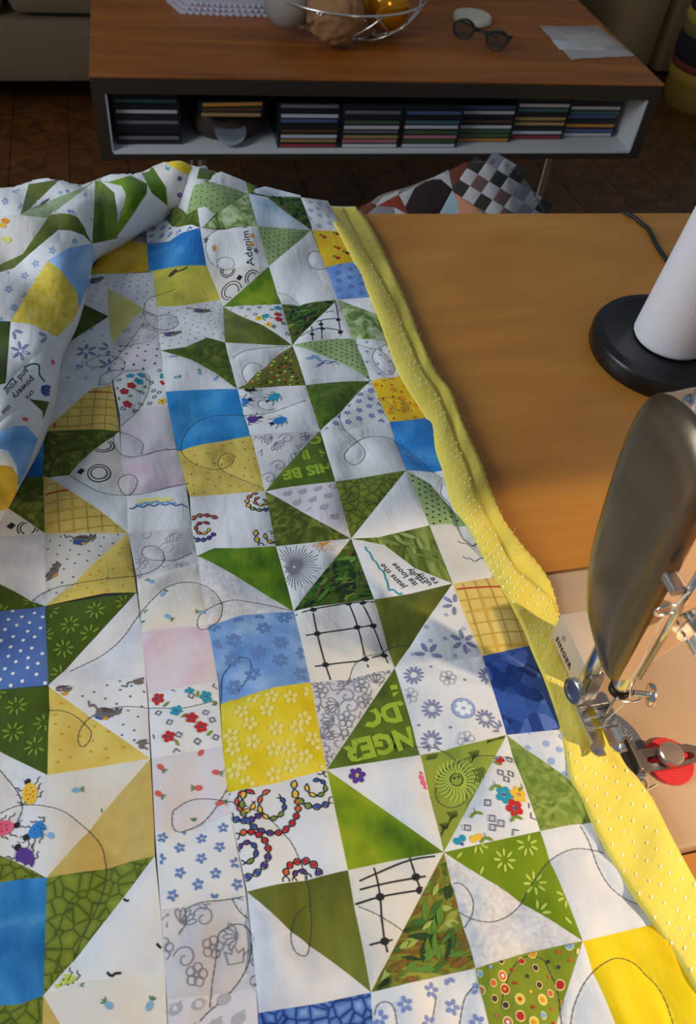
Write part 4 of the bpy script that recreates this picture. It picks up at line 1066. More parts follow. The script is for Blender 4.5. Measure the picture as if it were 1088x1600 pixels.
# white pin dots woven in the strip
bmx = bmesh.new(); rn = random.Random(1)
for V_, n_ in ((VT, 9),):
    N = V_.shape[1]; d = np.r_[0, np.cumsum(np.linalg.norm(np.diff(V_[4], axis=0), axis=1))]
    s = .004; row = 0
    while s < d[-1]:
        i = int(np.searchsorted(d, s)); i = min(i, N - 2)
        for c in range(4):
            t = (c + .35 + .45 * (row % 2)) / 4 + rn.uniform(-.03, .03)
            if not .03 < t < .96: continue
            j = t * n_; j0 = int(j); fr = j - j0
            p0 = Vector(V_[j0, i] * (1 - fr) + V_[min(j0 + 1, n_), i] * fr); ax = Vector(V_[n_, i] - V_[0, i]).normalized(); ay = Vector(V_[4, i + 1] - V_[4, i]).normalized()
            vs_ = [bmx.verts.new(p0 + ax * .00095 * math.cos(k * 1.047) + ay * .0008 * math.sin(k * 1.047) + Vector((0, 0, .0003))) for k in range(6)]
            f_ = bmx.faces.new(vs_)
        s += .0062; row += 1
bmesh.ops.recalc_face_normals(bmx, faces=bmx.faces)
from_bm('print', bmx, mat('ink_pin_dot', (252, 246, 200), .85), top)['kind'] = 'stuff'
# frayed threads along the raw edge
for x, y, dx, dy in ((657, 525, 4, -14), (674, 560, 5, -12), (722, 655, 12, -5), (727, 662, 12, 3), (757, 735, 1, -16), (786, 800, -3, -12), (806, 830, 0, -14), (712, 614, 5, -6)):
    a = march([(x - 3, y)])[0]; b = march([(x + dx, y + dy)])[0]; a[2] -= .003; b[2] -= .004
    tube('loose_thread', [a, (a + b) / 2 + np.array([.001, 0, .002]), b], .00014, mat('thread_yellow', (232, 214, 130), .8), quilt, 4)
# quilting stitches
QB = BVHTree.FromPolygons(ALLV, ALLF)
m_thr = mat('quilting_thread', (78, 84, 82), .8)
for L in ql_w:
    d = np.r_[0, np.cumsum(np.linalg.norm(np.diff(L, axis=0), axis=1))]; bm = bmesh.new(); s = 0
    while s + .0016 < d[-1]:
        e = min(s + .0027, d[-1]); pts = []
        for k in range(4):
            t = s + (e - s) * k / 3; x = np.interp(t, d, L[:, 0]); y = np.interp(t, d, L[:, 1]); pts.append((x, y))
        xy = np.array(pts); z = H(xy[:, 0], xy[:, 1]) + .0013
        for k, (x, y) in enumerate(pts):
            h_ = QB.ray_cast(Vector((x, y, .3)), Vector((0, 0, -1)))[0]
            if h_ is not None: z[k] = h_.z
        z = z + np.array([.0001, .0003, .0003, .0001])
        bm_tube(bm, [(x, y, zz) for (x, y), zz in zip(pts, z)], .0002, 4); s = e + .00025
    bmesh.ops.recalc_face_normals(bm, faces=bm.faces)
    if len(bm.verts): from_bm('quilting_stitches', bm, m_thr, quilt, True)['kind'] = 'stuff'
    else: bm.free()

# ------------------------------------------------------------------ sewing machine
m_beige = mat('beige_enamel', (196, 162, 128), .32)
m_face = mat('face_metal', (118, 102, 82), .27, .8)
m_chrome = mat('chrome', (226, 224, 220), .2, 1)
m_steel = mat('steel', (178, 174, 170), .33, 1)
m_dark = mat('dark_steel', (52, 46, 42), .35, .8)
sm = thing('sewing_machine', 'beige metal sewing machine with chrome presser foot on the yellow strip', 'sewing machine', (.2, -.08, -.004))
sm.location = (0, 0, 0)
sharp(box('bed', ((BX0 + BX1) / 2, (BY0 + BY1) / 2, -.027), (BX1 - BX0, BY1 - BY0, .046), m_beige, sm, .003))
prof = [(-.107, .061), (-.098, .0585), (-.085, .063), (-.072, .070), (-.0605, .086), (-.052, .108), (-.0455, .138), (-.041, .166), (-.040, .187), (-.047, .199), (-.066, .206), (-.086, .204), (-.098, .192), (-.101, .165), (-.103, .143), (-.1045, .1175), (-.106, .094), (-.1075, .071)]
def closed_smooth(pts, n=3):
    p = np.array(pts); k = len(p); out = []
    for i in range(k):
        a, b, c, d = p[i - 1], p[i], p[(i + 1) % k], p[(i + 2) % k]
        for j in range(n):
            t = j / n; out.append(.5 * (2 * b + (c - a) * t + (2 * a - 5 * b + 4 * c - d) * t * t + (-a + 3 * b - 3 * c + d) * t ** 3))
    return np.array(out)
pf = closed_smooth(prof)
cen = np.array([-.078, .135])
def station(bm, x, k, zb, shift=0):
    pts = []
    for y, z in pf:
        y2, z2 = cen + (np.array([y, z]) - cen) * k
        f_ = (z2 - .0585) / (.206 - .0585); z3 = zb + f_ * (.206 - zb) if zb > .0585 else z2
        pts.append(bm.verts.new((x, y2 + shift * (1 - f_), z3)))
    return pts
def loft(bm, st):
    for A, B in zip(st, st[1:]):
        n = len(A)
        for j in range(n): bm.faces.new((A[j], A[(j + 1) % n], B[(j + 1) % n], B[j]))
    bm.faces.new(st[0]); bm.faces.new(st[-1][::-1])
    bmesh.ops.recalc_face_normals(bm, faces=bm.faces)
bm = bmesh.new()
loft(bm, [station(bm, .0925, 1., 0), station(bm, .100, 1., 0), station(bm, .106, 1., .074), station(bm, .113, 1., .086), station(bm, .122, 1., .098), station(bm, .135, 1.0, .109), station(bm, .155, 1., .116), station(bm, .20, 1., .120), station(bm, .36, 1., .120), station(bm, .365, .96, .120)])
sharp(from_bm('arm', bm, m_beige, sm), 50)
bm = bmesh.new()
loft(bm, [station(bm, .0832, .40, 0), station(bm, .0837, .60, 0), station(bm, .0848, .76, 0), station(bm, .0865, .88, 0), station(bm, .0888, .955, 0), station(bm, .0908, .99, 0), station(bm, .0925, 1.0, 0)])
sharp(from_bm('face_plate', bm, m_face, sm), 60)
sharp(box('pillar', (.40, -.068, .10), (.09, .088, .2075), m_beige, sm, .012))
lathe('hand_wheel', [(.0, -.012), (.05, -.012), (.056, -.006), (.056, .006), (.05, .012), (.0, .012)], m_beige, sm, (.462, -.07, .155), (1, 0, 0))
# top regulator knob
c = P(1098, 628, .206)
lathe('pressure_regulator', [(.0075, -.01), (.0075, .001), (.0048, .002), (.0048, .011), (.004, .012), (.0, .012)], mat('bright_knob', (190, 194, 214), .2, 1), sm, (c.x, c.y, .203), (0, 0, 1))
# needle bar, presser bar
N0 = Vector((.1053, -.1052, 0)); lean = Vector((0, .085, .995)).normalized()
nb = N0 + lean * .040
lathe('needle_bar', [(.0, 0), (.0040, 0), (.0050, .0012), (.0050, .0085), (.0052, .0087), (.0052, .03), (.0, .03)], m_chrome, sm, nb, lean)
pb = Vector((.0985, -.0865, .031))
lathe('presser_bar', [(.0, 0), (.0046, 0), (.0048, .001), (.0048, .045), (.0, .045)], m_chrome, sm, pb, lean)
tube('needle', [N0 + lean * .0405, N0 + lean * .012, N0 + lean * .0015], [.0009, .0008, .0003], m_steel, sm, 8)
bm = bmesh.new()
for i in range(1): bm_lathe(bm, [(.0052, -.001), (.0058, -.001), (.0058, .0026), (.0052, .0026)], 24, axis_m(nb, lean), False)
from_bm('needle_clamp_ring', bm, m_dark, sm, True)
ring = []
for i in range(20):
    t = 2 * math.pi * i / 20; ring.append(nb + Vector((.0015, -.0015, -.0005)) + Vector((.0075 * math.cos(t) + .0015, .0022 * math.sin(t) - .004, -.002 * math.cos(t))))
tube('thread_loop_guide', ring, .0006, m_chrome, sm, 6, True)
s0 = nb + Vector((.004, -.005, .004)); sd = Vector((.92, -.36, .12)).normalized()
lathe('needle_clamp_screw', [(.0, 0), (.0017, 0), (.0017, .0066), (.0023, .0068), (.0058, .0072), (.0062, .0079), (.0062, .0098), (.0057, .0105), (.0, .0105)], m_chrome, sm, s0, sd, 28)
# presser foot
pf_root = bpy.data.objects.new('presser_foot', None); COL.objects.link(pf_root); pf_root.parent = sm
FX, FY, FZ = .1002, -.1065, .0092
def foot_toe(sx):
    bm = bmesh.new(); x0, x1 = (-.0095, -.0022) if sx < 0 else (.0024, .0105)
    L = [(-.0185, .0026, .62), (-.0165, .0009, .85), (-.013, .0, 1), (.0125, .0, 1), (.0155, .0012, .9)]
    rings = []
    for y, z, k in L:
        xm = (x0 + x1) / 2; h = (x1 - x0) / 2 * k
        rings.append([bm.verts.new((FX + xm + a * h, FY + y, FZ + z + b)) for a, b in ((-1, 0), (1, 0), (1, .0013), (-1, .0013))])
    for A, B in zip(rings, rings[1:]):
        for j in range(4): bm.faces.new((A[j], A[(j + 1) % 4], B[(j + 1) % 4], B[j]))
    bm.faces.new(rings[0]); bm.faces.new(rings[-1][::-1]); bmesh.ops.recalc_face_normals(bm, faces=bm.faces)
    return from_bm('toe', bm, m_chrome, pf_root)
foot_toe(-1); foot_toe(1)
for x in (-.0092, .0102):
    box('side_rail', (FX + x, FY + .002, FZ + .0036), (.0012, .026, .0055), m_chrome, pf_root, .0004)
for y in (-.002, .004): box('cross_bar', (FX + .0005, FY + y, FZ + .0024), (.019, .0012, .0012), m_chrome, pf_root, .0003)
box('foot_bridge', (FX + .0005, FY + .0125, FZ + .0042), (.0185, .008, .005), m_steel, pf_root, .0008)
box('shank', (FX - .001, FY + .0165, FZ + .014), (.0085, .0065, .026), m_steel, pf_root, .001, Matrix.Rotation(-.1, 3, 'X'))
# knurled clamp screw facing left
kc = Vector((.0925, -.0905, .0235)); kd = Vector((-1, -.12, .1)).normalized()
bm = bmesh.new(); prof_k = [(.0, 0), (.0022, 0), (.0022, .0015), (.0072, .0016), (.0074, .0020), (.0074, .0048), (.0068, .0054), (.0056, .0054), (.0052, .0046), (.0, .0046)]
bm_lathe(bm, prof_k, 40, axis_m(kc, kd)); bmesh.ops.recalc_face_normals(bm, faces=bm.faces)
ks = sharp(from_bm('clamp_screw', bm, m_steel, sm))
for i in range(40):
    t = 2 * math.pi * i / 40; M_ = axis_m(kc, kd)
    a = M_ @ Vector((.0074 * math.cos(t), .0074 * math.sin(t), .0021)); b = M_ @ Vector((.0074 * math.cos(t), .0074 * math.sin(t), .0047))
    if i == 0: kb = bmesh.new()
    bm_tube(kb, [a, b], .00028, 4)
bmesh.ops.recalc_face_normals(kb, faces=kb.faces); from_bm('knurling', kb, m_chrome, ks)['kind'] = 'stuff'
# front thread rod with its guides
ra, rb_ = PY(1000, 1057, -.1145), PY(1092, 899, -.1145)
tube('thread_rod', [ra, rb_ + (rb_ - ra) * .25], .0017, m_chrome, sm, 12)
g0 = PY(1052, 928, -.1145)
box('rod_bracket', (g0.x + .003, -.1095, g0.z), (.006, .010, .005), m_steel, sm, .001)
g1 = PY(1040, 950, -.119)
tube('wire_guide', [g1 + Vector((.005 * math.cos(t), -.001, .0035 * math.sin(t))) for t in np.linspace(.6, 5.6, 14)], .0008, m_chrome, sm, 6)
tc_ = PY(1088, 1000, -.124)
for i in range(2): lathe('tension_disc', [(.0, 0), (.004, 0), (.0095, .0012), (.0098, .002), (.004, .0016), (.0, .0016)], m_chrome, sm, (tc_.x + .004, -.1125 - i * .004, tc_.z), (0, -1, .05), 28)
lathe('tension_knob', [(.0, -.006), (.0025, -.006), (.0025, .006), (.0075, .0065), (.0078, .013), (.0065, .0145), (.0, .0145)], m_chrome, sm, (tc_.x + .004, -.117, tc_.z), (0, -1, .05), 28)
tube('check_spring', [PY(1068, 985, -.116), PY(1072, 1000, -.122), PY(1078, 1012, -.124), PY(1084, 1000, -.122)], .0007, m_chrome, sm, 6)
m_wt = mat('white_thread', (236, 226, 206), .7)
tube('needle_thread', [PY(1078, 925, -.118), PY(1066, 935, -.1175), PY(1050, 955, -.121), PY(1034, 968, -.118), PY(1018, 1002, -.117), PY(1003, 1035, -.117), PY(988, 1058, -.116), nb + Vector((.003, -.006, -.001)), N0 + lean * .014 + Vector((.0012, -.0015, 0)), N0 + lean * .006], .00028, m_wt, sm, 5)
tube('needle_thread_tail', [N0 + lean * .006, N0 + lean * .02 + Vector((.006, .002, -.004)), nb + Vector((.006, -.003, -.004))], .00025, mat('yellow_thread', (232, 196, 90), .7), sm, 5)
# needle plate
pc = (.103, -.1155)
npl = lathe('needle_plate', [(.0, 0), (.0265, 0), (.0267, .0005), (.0262, .0012), (.0, .0012)], mat('plate_steel', (112, 114, 128), .45, .35, bump=.5, bscale=900), sm, (pc[0], pc[1], -.0042), n=48)
bm = bmesh.new()
def scr(px_): bm_tube(bm, [P(x, y, -.0027) for x, y in px_], .00022, 4)
for l in ([(961, 1135), (965, 1139), (962, 1143)], [(963, 1146), (968, 1150), (965, 1153), (969, 1156)], [(960, 1158), (966, 1160)], [(974, 1137), (979, 1140), (976, 1144)], [(978, 1147), (984, 1150), (981, 1153)], [(984, 1146), (988, 1152), (985, 1156)], [(955, 1143), (961, 1152)]): scr(l)
from_bm('engraving', bm, mat('engraving_white', (226, 222, 224), .5), npl)['kind'] = 'stuff'
# ------------------------------------------------------------------ lettered box behind the foot
lb = thing('lettered_box', 'small beige box with dark lettering standing behind the presser foot', 'box', (0, 0, 0))
bx0, bx1, by0, by1, bz0, bz1 = .0985, .1145, -.0800, -.0455, .0068, .0295
sharp(box('case', ((bx0 + bx1) / 2, (by0 + by1) / 2, (bz0 + bz1) / 2), (bx1 - bx0, by1 - by0, bz1 - bz0), mat('box_beige', (206, 184, 158), .4), lb, .0008))
def text_mesh(name, st, h, M_, m, parent, off=.0):
    cu = bpy.data.curves.new('t', 'FONT'); cu.body = st; cu.size = h; cu.align_x = 'CENTER'; cu.align_y = 'CENTER'; cu.resolution_u = 2; cu.offset = off; cu.extrude = .00008
    cu.space_character = 1.15
    o = bpy.data.objects.new('t', cu); COL.objects.link(o); me = bpy.data.meshes.new_from_object(o.evaluated_get(bpy.context.evaluated_depsgraph_get()))
    bpy.data.objects.remove(o); bpy.data.curves.remove(cu); me.transform(M_); me.materials.clear(); me.materials.append(m); me.name = name
    r = link(name, me, parent); r['kind'] = 'stuff'; return r
m_let = mat('lettering_dark', (58, 52, 44), .6)
# on the face turned to -x: text runs along -y
ML = Matrix(((0, 0, -1, bx0 - .0002), (-1, 0, 0, -.0615), (0, 1, 0, .0130), (0, 0, 0, 1)))
text_mesh('lettering', 'SINGER', .0056, ML, m_let, lb, .00012)
em = bmesh.new()
for r_ in (.0017, .0009): bm_tube(em, [(bx0 - .0001, -.0565 + r_ * math.cos(t), .0205 + r_ * 1.2 * math.sin(t)) for t in np.linspace(0, 2 * math.pi, 17)[:-1]], .0001, 4, True)
from_bm('emblem', em, m_let, lb)['kind'] = 'stuff'
# ------------------------------------------------------------------ seam guide on red felt
sg = thing('seam_guide', 'slotted steel seam guide held by a thumb screw on red felt', 'seam guide')
def plan(name, pxs, z0, z1, m, parent, hole=None):
    bm = bmesh.new(); pts = [P(x, y, z1) for x, y in pxs]
    hi = [bm.verts.new((p.x, p.y, z1)) for p in pts]; lo = [bm.verts.new((p.x, p.y, z0)) for p in pts]; n = len(pts)
    if hole:
        hp = [P(x, y, z1) for x, y in hole]; hh = [bm.verts.new((p.x, p.y, z1)) for p in hp]; hl = [bm.verts.new((p.x, p.y, z0)) for p in hp]
        for A, B in ((hi, hh), (lo, hl)):
            es = [bm.edges.new((A[i], A[(i + 1) % len(A)])) for i in range(len(A))] + [bm.edges.new((B[i], B[(i + 1) % len(B)])) for i in range(len(B))]
            bmesh.ops.triangle_fill(bm, edges=es, use_beauty=True)
        for i in range(len(hh)): j = (i + 1) % len(hh); bm.faces.new((hh[i], hh[j], hl[j], hl[i]))
    else: bm.faces.new(hi); bm.faces.new(lo[::-1])
    for i in range(n): j = (i + 1) % n; bm.faces.new((lo[i], lo[j], hi[j], hi[i]))
    bmesh.ops.recalc_face_normals(bm, faces=bm.faces); return from_bm(name, bm, m, parent)
fc = P(1047, 1188, -.002)
bm = bmesh.new(); rn = random.Random(8)
bm_lathe(bm, [(.0, 0), (.0136, 0), (.0138, .0012), (.0132, .0022), (.0, .0024)], 60, Matrix.Translation((fc.x, fc.y, -.0041)))
for v in bm.verts:
    if (Vector((v.co.x - fc.x, v.co.y - fc.y)).length) > .012: v.co.x += rn.uniform(-.0003, .0003); v.co.y += rn.uniform(-.0003, .0003)
bmesh.ops.recalc_face_normals(bm, faces=bm.faces)
from_bm('felt_pad', bm, mat('red_felt', (222, 22, 18), .95, bump=.8, bscale=1500, Sheen_Weight=.4), sg)
plan('slotted_plate', [(992, 1174), (1003, 1170), (1040, 1166), (1072, 1162), (1090, 1166), (1098, 1180), (1092, 1190), (1060, 1198), (1015, 1206), (1000, 1203)], -.0015, .0003, m_steel, sg,
     [(1012, 1183), (1040, 1179), (1072, 1174), (1083, 1176), (1086, 1182), (1080, 1186), (1050, 1190), (1020, 1193), (1012, 1190)])
a, b = P(976, 1157, .0), P(1000, 1208, .0)
ang = math.atan2(b.y - a.y, b.x - a.x)
box('fence', ((a.x + b.x) / 2, (a.y + b.y) / 2, .0008), ((b - a).length, .0014, .0085), m_steel, sg, .0005, Matrix.Rotation(ang, 3, 'Z'))
box('fence_foot', ((a.x + b.x) / 2 + .0035, (a.y + b.y) / 2 + .001, -.0022), ((b - a).length * .8, .006, .0012), m_steel, sg, .0003, Matrix.Rotation(ang, 3, 'Z'))
sc_ = P(1051, 1176, .0065)
lathe('thumb_screw', [(.0, -.0055), (.003, -.0055), (.003, .0), (.0066, .0004), (.0068, .001), (.0068, .0044), (.0060, .0053), (.0, .0056)], mat('screw_nickel', (206, 192, 176), .33, .9), sg, (sc_.x, sc_.y, .0018), (0, 0, 1), 40)
# loose thread ends beside the guide
m_lt = mat('cream_thread', (226, 208, 178), .8)
lt = thing('thread_ends', 'loose cream thread ends curling on the machine bed by the strip', 'thread', (0, 0, 0))
for l in ([(999, 1214), (1010, 1217), (1014, 1228), (1010, 1235)], [(1010, 1236), (1020, 1230), (1029, 1226)], [(1013, 1243), (1020, 1247), (1023, 1252)]):
    tube('strand', [tuple(P(x, y, -.0032)) for x, y in smooth_line(l, 3)], .0003, m_lt, lt, 5)

# ------------------------------------------------------------------ thread cone and its stand
cx, cy = .3205, .2170
st = thing('spool_stand', 'round black spool stand under the white thread cone', 'spool stand', (cx, cy, TZ))
m_blk = mat('black_plastic', (15, 17, 18), .3)
lathe('base_disc', [(.0, 0), (.066, 0), (.0675, .003), (.0675, .013), (.0655, .0165), (.058, .0175), (.057, .0168), (.0, .0165)], m_blk, st, (0, 0, 0), n=72)
lathe('spindle', [(.0, .0165), (.004, .0165), (.004, .135), (.0, .136)], m_blk, st, n=12)
co = thing('thread_cone', 'tall cone of white sewing thread standing on the black stand', 'thread cone', (cx - .001, cy + .001, TZ + .0176))
cp = [(.0052, 0), (.0310, 0), (.0322, .002)]
for i in range(60):
    t = i / 59; r = .0322 + (.0245 - .0322) * t + (.00012 if i % 2 else 0); cp.append((r, .003 + .112 * t))
cp += [(.0235, .1165), (.018, .119), (.0052, .119)]
lathe('wound_thread', cp, mat('cone_thread', (226, 226, 232), .7, bump=.3, bscale=700), co, n=64)
lathe('tube_core', [(.0048, .0), (.0058, .0), (.0058, .122), (.0048, .122)], mat('cone_core', (214, 224, 232), .5), co, n=24)
cdp = [P(x, y, TZ + .002) for x, y in ((987, 333), (993, 340), (1003, 350), (1012, 356), (1019, 368), (1027, 385), (1036, 398), (1046, 412), (1062, 430))]
fe = cdp[0]
tag(tube('power_cord', [Vector((fe.x - .012, far_y(fe.x) + .0045, -.16)), Vector((fe.x - .012, far_y(fe.x) + .005, -.03)), Vector((fe.x - .008, far_y(fe.x) + .003, TZ + .0005)), fe + Vector((-.004, -.006, .001))] + cdp[1:], .0022, mat('cord_black', (22, 32, 30), .6), None, 8), 'dark cord running over the table edge behind the thread cone', 'cord')

# ------------------------------------------------------------------ coffee table with a shelf of disc cases
TT = -.28
A0 = P(139, 118, TT); A1 = P(1039, 132, TT); LW = (A1 - A0).length; ROT = math.atan2(A1.y - A0.y, A1.x - A0.x)
ct = thing('coffee_table', 'low brown wooden coffee table with a white-lined open shelf', 'coffee table', (A0.x, A0.y, FLOOR), ROT)
m_walnut = wood('walnut', (124, 66, 18), (158, 88, 26), (180, 106, 36), .42, 0, 2.5, .12)
m_dkedge = mat('dark_edge', (52, 42, 32), .5); m_wht = mat('white_melamine', (212, 214, 216), .5)
zt = TT - FLOOR; DEP = .58
box('table_top', (LW / 2, DEP / 2, zt - .002), (LW, DEP, .004), m_walnut, ct, .0008)
box('top_board', (LW / 2, DEP / 2, zt - .0195), (LW, DEP, .031), m_dkedge, ct, .001)
for x in (.0125, LW - .0125): 
    sp = box('side_panel', (x, DEP / 2, zt - .096), (.025, DEP, .122), m_dkedge, ct, .001)
    box('white_lining', (x + (.0142 if x < .5 else -.0142), DEP / 2 + .001, zt - .0945), (.0035, DEP - .002, .119), m_wht, sp, 0)
bp_ = box('bottom_board', (LW / 2, DEP / 2, zt - .164), (LW, DEP, .014), m_dkedge, ct, .001)
box('white_lining', (LW / 2, DEP / 2, zt - .1545), (LW - .056, DEP - .0, .005), m_wht, bp_, 0)
box('back_panel', (LW / 2, DEP - .008, zt - .094), (LW - .05, .012, .113), m_dkedge, ct, 0)
for x, y in ((.215, .06), (LW - .20, .06), (.215, DEP - .06), (LW - .20, DEP - .06)):
    lathe('leg', [(.0, .0002), (.011, .0002), (.011, zt - .1715), (.0, zt - .1715)], m_chrome, ct, (x, y, 0), n=20)
R2 = Matrix.Rotation(ROT, 4, 'Z'); CTM = Matrix.Translation((A0.x, A0.y, FLOOR)) @ R2
SPC = {'silver': (196, 196, 202), 'black': (26, 28, 34), 'white': (206, 206, 206), 'green': (70, 96, 60), 'pink': (196, 120, 130), 'blue': (72, 92, 134), 'tan': (164, 134, 84), 'red': (150, 50, 54), 'orange': (190, 130, 50), 'brown': (86, 60, 40), 'teal': (64, 104, 108), 'grey': (104, 108, 112)}
m_case = mat('case_plastic', (30, 33, 38), .25)
ORD = ['lowest', 'second', 'third', 'fourth', 'fifth', 'sixth', 'seventh', 'eighth', 'ninth', 'tenth', 'eleventh']
STK = [('leftmost stack', -.131, .03, ['black', 'grey', 'black', 'black', 'grey', 'black', 'silver', 'black', 'teal', 'black']),
       ('stack right of the brown bundle', .2105, .015, ['red', 'tan', 'silver', 'brown', 'black', 'blue', 'silver', 'black', 'grey']),
       ('third stack from the left', .349, .012, ['white', 'pink', 'tan', 'grey', 'silver', 'green', 'black', 'grey', 'black']),
       ('fourth stack from the left', .4875, .012, ['silver', 'green', 'pink', 'green', 'silver', 'teal', 'black', 'blue', 'black']),
       ('third stack from the right', .626, .04, ['orange', 'green', 'green', 'silver', 'brown', 'black', 'silver', 'blue']),
       ('second stack from the right', .7645, .055, ['red', 'silver', 'black', 'tan', 'tan', 'black', 'teal', 'silver', 'black']),
       ('rightmost stack', .903, .07, ['silver', 'blue', 'orange', 'black', 'blue', 'teal', 'silver', 'black', 'green'])]
cbm = bmesh.new(); bm_box(cbm, (0, 0, 0), (.137, .124, .0104), .0006); cme = bpy.data.meshes.new('disc_case'); cbm.to_mesh(cme); cbm.free(); cme.materials.append(m_case)
sme = {}
for k_, c_ in SPC.items():
    b_ = bmesh.new(); bm_box(b_, (0, -.0622, 0), (.124, .0008, .0068), 0); e_ = bpy.data.meshes.new('spine'); b_.to_mesh(e_); b_.free(); e_.materials.append(mat('spine_' + k_, c_, .5)); sme[k_] = e_
rn = random.Random(12)
zf = zt - .152 + .0003
for desc, wx, rec, cols in STK:
    lx = wx - A0.x
    for i, k_ in enumerate(cols):
        o = thing('disc_case', f'{k_} spined disc case, {ORD[i]} from the bottom in the {desc}', 'disc case', CTM @ Vector((lx + .0685 + rn.uniform(-.0006, .0006), rec + .064 + rn.uniform(-.003, .003), zf + .0053 + i * .0106)), ROT + rn.uniform(-.004, .004), 'disc cases on the shelf')
        link('case', cme, o); link('spine', sme[k_], o)
# brown bundle with a shiny disc, second from the left
bl = thing('disc_wallet', 'brown bag with a shiny round disc between the left stacks of cases', 'bag', CTM @ Vector((.025 - A0.x + .083, .085, zf)), ROT)
bm = bmesh.new()
bm_lathe(bm, [(.0, 0), (.060, 0), (.076, .012), (.080, .03), (.076, .048), (.062, .058), (.0, .06)], 28, Matrix.Translation((0, .01, 0)))
for v in bm.verts: v.co.y *= .72; v.co.z *= 1 + .10 * math.sin(9 * v.co.x / .08)
bmesh.ops.recalc_face_normals(bm, faces=bm.faces); from_bm('bag', bm, mat('bag_brown', (56, 44, 32), .7), bl, True)
lathe('disc', [(.0, 0), (.033, 0), (.034, .001), (.0, .0018)], mat('disc_silver', (176, 186, 196), .2, .7), bl, (.002, -.050, .030), (0, -.62, .78))
for i, k_ in enumerate(('tan', 'brown', 'orange')):
    o = thing('disc_case', f'{k_} spined disc case, {ORD[i]} of three lying on the brown bag', 'disc case', CTM @ Vector((.025 - A0.x + .085, .075, zf + .0725 + i * .0106)), ROT + .03 * i, 'disc cases on the shelf')
    link('case', cme, o); link('spine', sme[k_], o)

# ------------------------------------------------------------------ things on the coffee table
bc = Vector((.405, 1.755, TT))
bw = thing('wire_bowl', 'open chrome wire bowl holding decorative balls on the coffee table', 'bowl', bc)
tube('rim', [(.185 * math.cos(t), .185 * math.sin(t), .085) for t in np.linspace(0, 2 * math.pi, 49)[:-1]], .0028, m_chrome, bw, 8, True)
tube('foot_ring', [(.075 * math.cos(t), .075 * math.sin(t), .0024) for t in np.linspace(0, 2 * math.pi, 33)[:-1]], .0024, m_chrome, bw, 8, True)
for i in range(9):
    for sgn in (1, -1):
        pts = []
        for j in range(13):
            u = j / 12; r = .075 + .11 * (1 - (1 - u) ** 1.6); t = 2 * math.pi * i / 9 + sgn * u * .75; pts.append((r * math.cos(t), r * math.sin(t), .0024 + .0826 * u ** 1.5))
        tube('wire', pts, .0020, m_chrome, bw, 6)
def ball(name, label, c, r, m, seed, bump, sub=4):
    bm = bmesh.new(); bmesh.ops.create_icosphere(bm, subdivisions=sub, radius=r); rn_ = random.Random(seed)
    if bump:
        from mathutils import noise
        for v in bm.verts: v.co *= 1 + bump * noise.noise(v.co * (55 if bump > .05 else 18) + Vector((seed, 0, 0)))
    o = from_bm(name, bm, m, None, True); o.location = c; return tag(o, label, 'ball')
ball('decorative_ball', 'pale grey decorative ball at the left of the wire bowl', P(450, 2, TT + .07), .053, mat('ball_grey', (150, 144, 136), .9, bump=.6, bscale=120), 1, .03)
ball('decorative_ball', 'rough brown woven ball in the middle of the wire bowl', P(524, 20, TT + .068), .060, mat('ball_brown', (158, 116, 76), .95, bump=1, bscale=160), 2, .12, 5)
ball('decorative_ball', 'glossy golden ball at the right of the wire bowl', P(604, 4, TT + .068), .057, mat('ball_gold', (206, 138, 22), .16, .55), 3, 0)
ball('decorative_ball', 'dark brown decorative ball low behind the golden one', P(556, -40, TT + .068), .050, mat('ball_dark', (52, 36, 24), .7), 4, .03)
# lace cloth: two folded layers with a scalloped rim
dl = thing('lace_cloth', 'folded white lace cloth lying beside the wire bowl', 'cloth', (0, 0, TT))
q0, q1, q2 = P(266, 4, TT), P(288, 24, TT), P(425, 27, TT)
for lay in range(3):
    bm = bmesh.new(); ox = .008 * lay; z0 = .0005 + lay * .007
    out = []
    edge = [(.020 + ox, 2.02), (.022 + ox, 1.90), (.046 + ox, 1.826 + ox), (.15, 1.818 + ox), (.262 - ox, 1.815 + ox), (.262 - ox, 2.02)]
    for (x0, y0), (x1, y1) in zip(edge, edge[1:] + edge[:1]):
        n_ = 14
        for j in range(n_):
            t = j / n_; dx, dy = x1 - x0, y1 - y0; L = math.hypot(dx, dy); w_ = .005 * abs(math.sin(t * n_ / 2 * math.pi))
            out.append((x0 + dx * t + dy / L * w_, y0 + dy * t - dx / L * w_))
    hi = [bm.verts.new((x, y, z0 + .005 + .001 * math.sin(i))) for i, (x, y) in enumerate(out)]; lo = [bm.verts.new((x, y, z0)) for x, y in out]
    bm.faces.new(hi); bm.faces.new(lo[::-1])
    for i in range(len(out)): j = (i + 1) % len(out); bm.faces.new((lo[i], lo[j], hi[j], hi[i]))
    bmesh.ops.recalc_face_normals(bm, faces=bm.faces); from_bm('layer', bm, mat('lace_white', (196, 190, 202), .9, bump=.8, bscale=300), dl)
